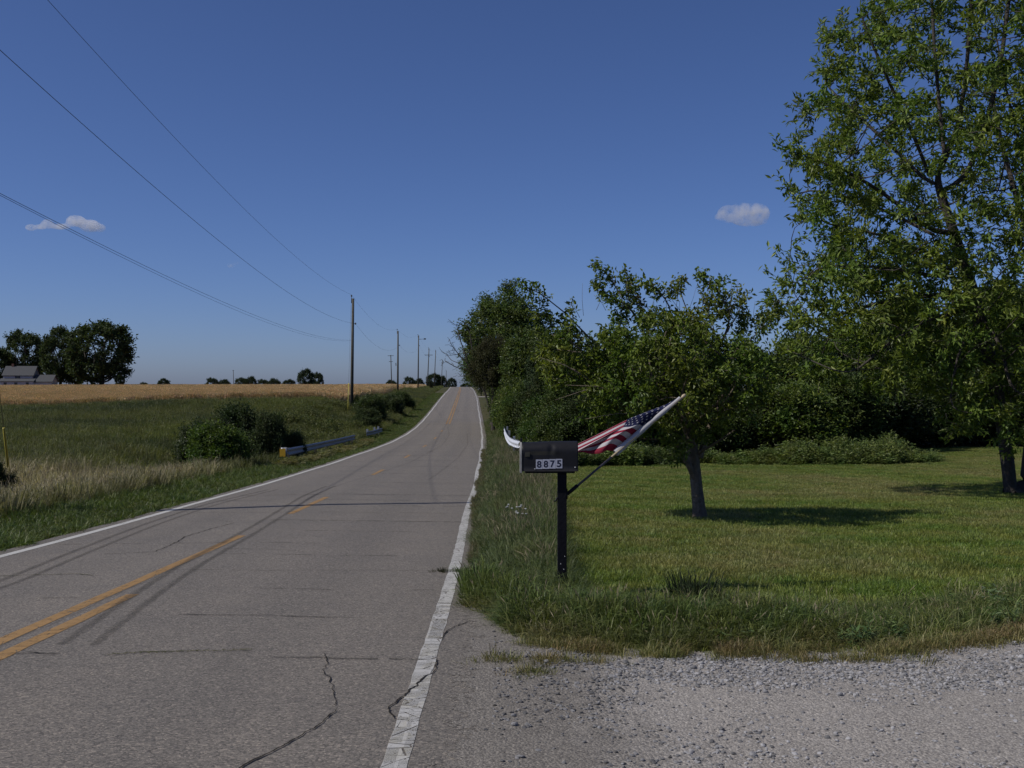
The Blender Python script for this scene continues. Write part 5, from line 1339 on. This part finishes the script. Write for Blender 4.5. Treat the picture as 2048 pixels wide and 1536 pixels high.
# number stickers
stick = simple('sticker', (.42, .43, .50), .45, var=.10, nscale=30); ink = simple('ink', (.012, .014, .035), .5)
def digit(ch, px0, px1, pyb, pyt, tilt=0):
    x0, x1 = MP(px0, 0).x, MP(px1, 0).x; z0, z1 = MP(0, pyb).z, MP(0, pyt).z
    cu = bpy.data.curves.new('t', 'FONT'); cu.body = ch; cu.align_x = 'CENTER'; cu.size = 1.0; cu.offset = .028; cu.resolution_u = 4
    to = bpy.data.objects.new('t', cu); COL.objects.link(to)
    dg = bpy.context.evaluated_depsgraph_get(); me = bpy.data.meshes.new_from_object(to.evaluated_get(dg)); bpy.data.objects.remove(to)
    co_ = np.array([v.co[:] for v in me.vertices]); mn, mx = co_.min(0), co_.max(0)
    w_, h_ = x1 - x0, z1 - z0; fw, fh = w_ * .70, h_ * .74
    y0 = -hwid - .0035
    b = MB(); b.box(((x0 + x1) / 2, y0 + .0016, (z0 + z1) / 2), (w_ - .0008, .0024, h_), 0)
    vs_ = [Vector((x0 + w_ / 2 + ((c[0] - mn[0]) / (mx[0] - mn[0]) - .5) * fw, y0 - .0005, z0 + h_ / 2 + ((c[1] - mn[1]) / (mx[1] - mn[1]) - .5) * fh)) for c in co_]
    b.add(vs_, [tuple(p_.vertices) for p_ in me.polygons], 1)
    o = b.build('number_sticker', [stick, ink], bo); bpy.data.meshes.remove(me)
    return o
digit('8', 1071.2, 1084.4, 936.2, 917.5); digit('8', 1084.6, 1097.4, 935.8, 917.0); digit('7', 1097.6, 1110.4, 935.3, 916.6); digit('5', 1110.6, 1123.6, 934.8, 916.2)
# flag bracket on the post
q = MP(1133, 988); mb = MB(); mb.box((.047, 0, q.z), (.012, .05, .10)); fd = (MP(1372, 788, .45) - MP(1135, 985, .0)).normalized()
mb.tube([Vector((.05, 0, q.z)), Vector((.05, 0, q.z)) + fd * .13], .018, 10); mb.build('flag_bracket', M['black_paint'], mbx, True)

# ------------------------------------------------------------------ flag on its pole
PB = Vector((.055, 0, q.z)); off = Vector((mp_.x, D0, mp_.z))
def FP(px, py, D): return PP(px, py, D)
base_w = PB + off
tip_w = FP(1371, 789, 10.45)
pd = (tip_w - base_w); plen = pd.length; pdir = pd.normalized()
fl = empty('flag', base_w); tag(fl, 'American flag on a slanted wooden pole fixed to the mailbox post', 'flag')
wood = simple('flagpole_wood', (.42, .34, .22), .5, var=.2, nscale=20); dark = simple('flagpole_dark', (.045, .042, .05), .4)
mb = MB(); mb.tube([pdir * .02, pdir * (plen * .36)], .0115, 10, 0); o = mb.build('pole_socket', dark, fl, True)
mb = MB(); mb.tube([pdir * (plen * .355), pdir * (plen * .97)], .0105, 10); mb.build('pole', wood, fl, True)
mb = MB(); mb.tube([pdir * (plen * .965), pdir * (plen * .975), pdir * (plen * .985), pdir * (plen * .997), pdir * plen], [.0105, .016, .019, .014, .004], 10); mb.build('finial', wood, fl, True)
# cloth: control curves in photo pixels for hoist positions s=0 (tip end) .. 1 (lower end)
def lerp_tab(tab, s):
    ks = [t[0] for t in tab]; a = [np.array(t[1], float) for t in tab]
    for i in range(len(ks) - 1):
        if s <= ks[i + 1]:
            t = (s - ks[i]) / (ks[i + 1] - ks[i]); return a[i] * (1 - t) + a[i + 1] * t
    return a[-1]
# every row: list of (px, py, depth) along the fly at t = 0, .2, .4, .7, 1
rowsF = [(0.0,  [(1352, 797, 10.46), (1327, 812, 10.48), (1288, 830, 10.48), (1252, 846, 10.46), (1190, 876, 10.42), (1118, 912, 10.36)]),
         (.16, [(1333, 813, 10.42), (1316, 815, 10.44), (1282, 828, 10.44), (1251, 842, 10.42), (1190, 872, 10.38), (1118, 906, 10.32)]),
         (.31, [(1312, 830, 10.38), (1300, 825, 10.32), (1275, 831, 10.30), (1250, 841, 10.30), (1190, 871, 10.28), (1118, 905, 10.24)]),
         (.54, [(1285, 853, 10.34), (1279, 849, 10.26), (1260, 854, 10.22), (1243, 856, 10.24), (1195, 880, 10.24), (1120, 916, 10.18)]),
         (.65, [(1270, 866, 10.32), (1258, 859, 10.22), (1243, 862, 10.20), (1216, 870, 10.28), (1184, 887, 10.24), (1120, 923, 10.16)]),
         (.73, [(1260, 875, 10.31), (1247, 866, 10.21), (1232, 870, 10.19), (1205, 880, 10.28), (1174, 894, 10.23), (1120, 926, 10.15)]),
         (.81, [(1251, 883, 10.30), (1238, 873, 10.20), (1224, 876, 10.18), (1196, 889, 10.27), (1164, 899, 10.22), (1120, 927, 10.14)]),
         (.885, [(1243, 890, 10.30), (1228, 882, 10.19), (1212, 886, 10.18), (1186, 896, 10.26), (1160, 902, 10.21), (1120, 928, 10.14)]),
         (.96, [(1235, 898, 10.29), (1219, 891, 10.19), (1205, 899, 10.18), (1180, 905, 10.24), (1157, 904, 10.20), (1120, 926, 10.14)]),
         (1.0, [(1231, 903, 10.29), (1213, 901, 10.20), (1203, 906, 10.20), (1182, 908, 10.25), (1158, 905, 10.20), (1120, 926, 10.14)])]
tk = np.array([0, .10, .24, .42, .68, 1.0])
def flagpt(s, t):
    row = lerp_tab([(a, np.array(b, float)) for a, b in rowsF], s)
    # smooth interpolation along the fly
    i = min(int(np.searchsorted(tk, t, 'right')) - 1, len(tk) - 2); u = (t - tk[i]) / (tk[i + 1] - tk[i])
    p0, p1 = row[max(i - 1, 0)], row[i]; p2, p3 = row[i + 1], row[min(i + 2, len(tk) - 1)]
    v = .5 * ((2 * p1) + (-p0 + p2) * u + (2 * p0 - 5 * p1 + 4 * p2 - p3) * u * u + (-p0 + 3 * p1 - 3 * p2 + p3) * u ** 3)
    dep = v[2] + .012 * math.sin(s * 15 + t * 2.2) * min(1, t * 5) + .010 * math.sin(s * 7 - t * 9) * min(1, t * 4)
    return np.array(PP(v[0], v[1], dep)) - np.array(base_w)
# smooth in s with a few relaxations
ns, ntt = 78, 80
G_ = np.array([[flagpt(i / ns, j / ntt) for j in range(ntt + 1)] for i in range(ns + 1)])
for _ in range(5):
    G2 = G_.copy(); G2[1:-1] = .5 * G_[1:-1] + .25 * (G_[:-2] + G_[2:]); G_ = G2
for _ in range(6):
    G2 = G_.copy(); G2[:, 1:-1] = .5 * G_[:, 1:-1] + .25 * (G_[:, :-2] + G_[:, 2:]); G_ = G2
G_[0] -= 0
V = [Vector(v) for v in G_.reshape(-1, 3)]
W1 = ntt + 1; fs = []; mi = []
for i in range(ns):
    for j in range(ntt):
        fs.append((i * W1 + j, i * W1 + j + 1, (i + 1) * W1 + j + 1, (i + 1) * W1 + j))
        stripe = i // 6
        mi.append(2 if (j < 32 and stripe < 7) else (0 if stripe % 2 == 0 else 1))
# stars: eleven columns, nine rows, alternating
gu = np.gradient(G_, axis=0); gv = np.gradient(G_, axis=1); nn_ = np.cross(gu, gv); nn_ /= np.linalg.norm(nn_, axis=2)[..., None] + 1e-9
def bil(A, a, b):
    i = min(int(a), A.shape[0] - 2); j = min(int(b), A.shape[1] - 2); u, v = a - i, b - j
    return (A[i, j] * (1 - u) + A[i + 1, j] * u) * (1 - v) + (A[i, j + 1] * (1 - u) + A[i + 1, j + 1] * u) * v
nb = len(V)
for rI in range(9):
    for cI in range(11):
        if (rI + cI) % 2: continue
        ci, cj = (rI + 1) * 42 / 10, (cI + 1) * 32 / 12
        for side in (1, -1):
            pts = [(ci, cj)] + [(ci + (1.55 if q_ % 2 == 0 else .62) * 1.0 * math.cos(q_ * math.pi / 5 + math.pi), cj + (1.55 if q_ % 2 == 0 else .62) * .78 * math.sin(q_ * math.pi / 5 + math.pi)) for q_ in range(10)]
            b0 = len(V)
            for (a, b) in pts: V.append(Vector(bil(G_, a, b) + bil(nn_, a, b) * .0022 * side))
            for q_ in range(10):
                fs.append((b0, b0 + 1 + q_, b0 + 1 + (q_ + 1) % 10)); mi.append(1)
def clothmat(name, col):
    m, nt, out = newmat(name)
    p = N(nt, 'BsdfPrincipled', Roughness=.75); p.inputs['Specular IOR Level'].default_value = .2
    tcn = N(nt, 'TexCoord'); cc = mixrgb(nt, noise(nt, 30, 3, tcn.outputs['Object']), tuple(x * .88 for x in col), col); L(nt, cc, p.inputs['Base Color'])
    t = N(nt, 'BsdfTranslucent'); L(nt, cc, t.inputs[0]); mx = N(nt, 'MixShader'); mx.inputs[0].default_value = .28
    L(nt, p.outputs[0], mx.inputs[1]); L(nt, t.outputs[0], mx.inputs[2]); L(nt, mx.outputs[0], out.inputs[0]); return m
me = bpy.data.meshes.new('cloth'); me.from_pydata(V, [], fs)
wht = clothmat('flag_white', (.54, .53, .54))
for m_ in (clothmat('flag_red', (.27, .022, .048)), wht, clothmat('flag_blue', (.014, .018, .065))): me.materials.append(m_)
me.polygons.foreach_set('material_index', mi); me.polygons.foreach_set('use_smooth', [True] * len(fs)); me.update()
cl = obj('cloth', me, fl)
# white heading sleeve round the pole
mb = MB(); n = 22; a0_ = FP(1229, 903, 10.285) - base_w; pts = []; rr_ = []
for i in range(n):
    u = i / (n - 1); c = pdir * (plen * (.395 + (.965 - .395) * u)) ; fl_c = G_[int((1 - u) * ns), 0]
    mid = Vector(c) * .72 + Vector(fl_c) * .28; pts.append(mid); rr_.append(.034 - .016 * u + .002 * math.sin(u * 19))
mb.tube(pts, rr_, 14, cap=False); sl_ = mb.build('sleeve', wht, fl, True)

# ------------------------------------------------------------------ far mailbox
fm = GP(961, 181); fmo = empty('mailbox', fm); tag(fmo, 'small pale mailbox on a dark post beside the far driveway', 'mailbox')
mb = MB(); mb.box((.12, 0, .55), (.16, .14, 1.2)); mb.build('post', M['black_wood'], fmo)
mb = MB(); Vs = []; seg = 10
for xx in (-.55, .30):
    for (a, b) in [(-.16, 0), (-.16, .2)] + [(-.16 * math.cos(t), .2 + .16 * math.sin(t)) for t in np.linspace(0.2, math.pi - .2, 8)] + [(.16, .2), (.16, 0)]: Vs.append((xx, a, 1.15 + b))
kk = len(Vs) // 2
mb.add(Vs, [(j, j + 1, kk + j + 1, kk + j) for j in range(kk - 1)] + [tuple(reversed(range(kk))), tuple(range(kk, 2 * kk)), (kk - 1, 0, kk, 2 * kk - 1)])
mb.build('box', simple('pale_metal', (.55, .56, .58), .4, .3), fmo)

# ------------------------------------------------------------------ farmhouse
hc = GP(41, 296); zbse = -.9
hs_ = empty('farmhouse', (hc.x, 296, zbse), R(10)); tag(hs_, 'white farmhouse with grey roofs among dark trees on the left horizon', 'house')
siding = simple('siding', (.36, .36, .40), .6, var=.08, nscale=3); shingle = simple('shingle', (.060, .062, .066), .9, var=.25, nscale=4); shut = simple('shutter', (.02, .02, .05), .5); glass = simple('glass', (.03, .035, .05), .1)
def gable(x0, x1, y0, y1, z0, ze, zr_, name_r, name_w, over=.35):
    ym = (y0 + y1) / 2
    mb = MB(); mb.add([(x0, y0, z0), (x1, y0, z0), (x1, y1, z0), (x0, y1, z0), (x0, y0, ze), (x1, y0, ze), (x1, y1, ze), (x0, y1, ze), (x0, ym, zr_ - .12), (x1, ym, zr_ - .12)],
        [(0, 1, 5, 4), (2, 3, 7, 6), (3, 0, 4, 8, 7), (1, 2, 6, 9, 5)]); mb.build(name_w, siding, hs_)
    mb = MB(); sl = (zr_ - ze) / (ym - y0); a, b = x0 - over, x1 + over
    for (ya, za) in ((y0 - over, ze - over * sl), (y1 + over, ze - over * sl)):
        mb.add([(a, ya, za), (b, ya, za), (b, ym, zr_), (a, ym, zr_), (a, ya, za + .15), (b, ya, za + .15), (b, ym, zr_ + .15), (a, ym, zr_ + .15)],
               [(0, 1, 2, 3), (4, 7, 6, 5), (0, 4, 5, 1), (1, 5, 6, 2), (3, 2, 6, 7), (0, 3, 7, 4)])
    return mb.build(name_r, shingle, hs_)
gable(-4.6, 3.2, 0, 7.5, -1, 3.4, 5.9, 'roof', 'wall')
# lower front wing / porch roof
mb = MB(); mb.add([(-5.2, -2.6, 1.55), (4.2, -2.6, 1.55), (4.2, .0, 2.35), (-5.2, .0, 2.35), (-5.2, -2.6, 1.7), (4.2, -2.6, 1.7), (4.2, 0, 2.5), (-5.2, 0, 2.5)], [(0, 3, 2, 1), (4, 5, 6, 7), (0, 1, 5, 4), (1, 2, 6, 5), (3, 0, 4, 7)]); mb.build('porch_roof', shingle, hs_)
mb = MB(); mb.box((-.5, -1.1, .3), (9, 2.4, 2.55)); mb.build('porch_wall', siding, hs_)
for xw in (-3.4, -.6, 2.4):
    mb = MB(); mb.box((xw, -2.31, .75), (.8, .06, 1.2)); mb.build('window', glass, hs_)
gable(3.9, 8.6, -1.5, 5.5, -1, 1.6, 3.4, 'side_roof', 'side_wall')
mb = MB(); mb.box((-.75, -.03, 2.92), (.7, .06, .85)); wf = mb.build('window', glass, hs_)
mb = MB(); mb.box((-1.25, -.04, 2.92), (.32, .08, .95)); mb.build('shutter', shut, wf)
mb = MB(); mb.box((-.25, -.04, 2.92), (.32, .08, .95)); mb.build('shutter', shut, wf)
mb = MB(); mb.box((-3.0, 3.7, 6.2), (.6, .6, 1.0)); mb.build('chimney', simple('brick', (.14, .07, .05), .9), hs_)

# ------------------------------------------------------------------ small plants by the drive
def flower(px, D, label, h=.18, heads=1):
    q = GP(px, D); r_ = empty('dandelion', q); tag(r_, label, 'flower', 'yellow flowers in the front grass')
    mb = MB(); mb.tube([Vector((0, 0, 0)), Vector((.01, 0, h * .6)), Vector((.0, -.01, h))], .003, 5); mb.build('stem', simple('stem', (.06, .10, .03), .6), r_)
    V = []; fs_ = []
    for ring, (r0_, z0_) in enumerate(((.020, .0), (.016, .006), (.010, .010))):
        for a in np.arange(0, 6.28, 6.28 / 12):
            a += ring * .26; b = len(V); d = Vector((math.cos(a), math.sin(a), 0)); s_ = Vector((-d.y, d.x, 0)) * .004
            o_ = Vector((0, -.01, h + z0_)); V += [o_, o_ + d * r0_ * .6 - s_ + Vector((0, 0, .003)), o_ + d * r0_ + Vector((0, 0, .004)), o_ + d * r0_ * .6 + s_ + Vector((0, 0, .003))]; fs_ += [(b, b + 1, b + 2, b + 3)]
    mb = MB(); mb.add(V, fs_); mb.build('flower_head', simple('petal', (.75, .52, .02), .6), r_)
flower(1425, 8.75, 'yellow dandelion beside the dark spiky clump', .16)
flower(1125, 9.1, 'yellow dandelion below the mailbox post', .14)
# dark spiky clump
q = GP(1388, 9.15); r_ = empty('spiky_clump', q); tag(r_, 'dark clump of upright spiky leaves in the front grass', 'plant')
me = blades(320, .20, (.22, .46), .010, .42, 900, 0); me.materials[0] = M['leaf_matt']; o = obj('leaves', me, r_); o.color = (.022, .034, .016, 1)
# white flowering weeds in the verge
white_f = simple('white_petal', (.36, .37, .36), .7)
for (px_, D_, lab) in ((1024, 14.2, 'pale flowering weed in the verge left of the mailbox post'), (1044, 14.0, 'second pale flowering weed nearer the mailbox post')):
    q = GP(px_, D_); r_ = empty('flowering_weed', q); tag(r_, lab, 'weed', 'pale flowering weeds in the verge')
    mb = MB(); tops_ = []
    for k in range(7):
        t = Vector((random.gauss(0, .07), random.gauss(0, .07), .48 + random.random() * .12)); tops_.append(t); mb.tube([Vector((0, 0, 0)), t * .5 + Vector((0, 0, .05)), t], .003, 4)
    mb.build('stem', simple('weed_stem', (.05, .08, .03), .7), r_)
    for t in tops_:
        V = []; fs_ = []
        for k in range(10):
            c = t + Vector((random.gauss(0, .022), random.gauss(0, .022), random.gauss(0, .02))); d = Vector((random.gauss(0, 1), random.gauss(0, 1), random.gauss(0, 1))).normalized() * .009; s_ = d.cross(Vector((.3, .5, .8))).normalized() * .006
            b = len(V); V += [c - d, c + s_, c + d, c - s_]; fs_.append((b, b + 1, b + 2, b + 3))
        bm = bmesh.new(); bmesh.ops.create_icosphere(bm, subdivisions=2, radius=.017)
        for v_ in bm.verts: v_.co = Vector((v_.co.x, v_.co.y, v_.co.z * .55)) * random.uniform(.6, 1.15) + t
        me = bpy.data.meshes.new('flower_head'); bm.to_mesh(me); bm.free(); me.materials.append(white_f); obj('flower_head', me, r_)
# weeds growing in the joint at the edge line
q_y = 11.7; V = []
tw = []
for k in range(46):
    o_ = 2.62 + .55 * random.random() ** .7; tw.append((float(xc(q_y)) + o_, q_y + random.gauss(0, .025)))
tw = np.array(tw); zz = road_z(tw[:, 0] - xc(tw[:, 1]), tw[:, 1]) + .004
scatter('joint_weeds', np.stack([tw[:, 0], tw[:, 1], zz], -1), zrot(len(tw), .4), uscale(len(tw), .25, .6), np.tile([.045, .045, .022], (len(tw), 1)) * (.7 + .6 * RNG.random((len(tw), 1))), short_p, 4, 'dark weeds in the road joint at the white edge line')
# weeds creeping over the right road edge farther on
yy = 12.5 + 42 * RNG.random(1500) ** 1.4; amp = sstep(yy, 13, 24)
oo = 3.08 - .28 * amp * RNG.random(1500) * (vnoise(yy, yy * 0, 2.2, 95) + .1)
tint = mixc((.06, .065, .025), (.14, .12, .06), RNG.random(1500))
scatter('edge_weeds', np.stack([xc(yy) + oo, yy, road_z(oo, yy) + .002], -1), zrot(1500, .3), uscale(1500, .4, 1.0), tint, short_p, 4, 'sparse weeds creeping over the right road edge')
# moss tufts in the near mossy crack
aa, bb = RP(215, 1309), RP(505, 1296); t = RNG.random(90); oo = aa[0] + (bb[0] - aa[0]) * t; yy = aa[1] + (bb[1] - aa[1]) * t + RNG.normal(0, .012, 90)
scatter('crack_grass', np.stack([xc(yy) + oo, yy, road_z(oo, yy) + .01], -1), zrot(90, .4), uscale(90, .05, .13), np.tile([.10, .105, .035], (90, 1)), short_p, 4, 'tiny grass growing in the near road crack')

# ------------------------------------------------------------------ clouds (real volumes far away)
def cloud(name, label, blobs, D, dens, nscale, thr):
    bm = bmesh.new()
    c0 = PP(np.mean([b[0] for b in blobs]), np.mean([b[1] for b in blobs]), D)
    for (px_, py_, rx, rz_) in blobs:
        c = PP(px_, py_, D) - c0; s_ = D / F
        r = bmesh.ops.create_icosphere(bm, subdivisions=3, radius=1, matrix=Matrix.Translation(c) @ Matrix.Diagonal((rx * s_, (rx + rz_) / 2 * s_, rz_ * s_, 1)))
    me = bpy.data.meshes.new(name); bm.to_mesh(me); bm.free()
    o = obj(name, me); o.location = c0
    rm = o.modifiers.new('merge', 'REMESH'); rm.mode = 'VOXEL'; rm.voxel_size = 3.0 * D / F
    m, nt, out = newmat(name + '_vapour')
    tcn = N(nt, 'TexCoord'); n = noise(nt, nscale, 8, tcn.outputs['Object'], .62)
    mr = N(nt, 'MapRange'); L(nt, n, mr.inputs[0]); mr.inputs[1].default_value = thr; mr.inputs[2].default_value = thr + .30; mr.inputs[3].default_value = 0; mr.inputs[4].default_value = dens
    v = N(nt, 'VolumePrincipled'); v.inputs['Color'].default_value = (.95, .95, .97, 1); v.inputs['Anisotropy'].default_value = .2
    L(nt, mr.outputs[0], v.inputs['Density']); L(nt, v.outputs[0], out.inputs['Volume'])
    me.materials.append(m)
    return tag(o, label, 'cloud', 'small clouds in the clear sky')
cloud('cloud', 'compact white cloud touching the left edge of the shade tree', [(1456, 428, 22, 18), (1485, 426, 30, 21), (1512, 427, 28, 22), (1500, 442, 36, 11), (1440, 434, 12, 7)], 2400, .045, .050, .40)
cloud('cloud', 'ragged white cloud at the left above the farm trees', [(62, 455, 12, 7), (80, 454, 16, 5), (95, 448, 13, 10), (120, 453, 22, 6), (152, 442, 20, 12), (180, 452, 22, 13), (200, 456, 12, 9)], 2400, .055, .045, .34)
cloud('cloud', 'tiny faint cloud wisp left of the nearest pole', [(461, 531, 8, 5), (474, 527, 6, 4)], 2400, .02, .04, .38)
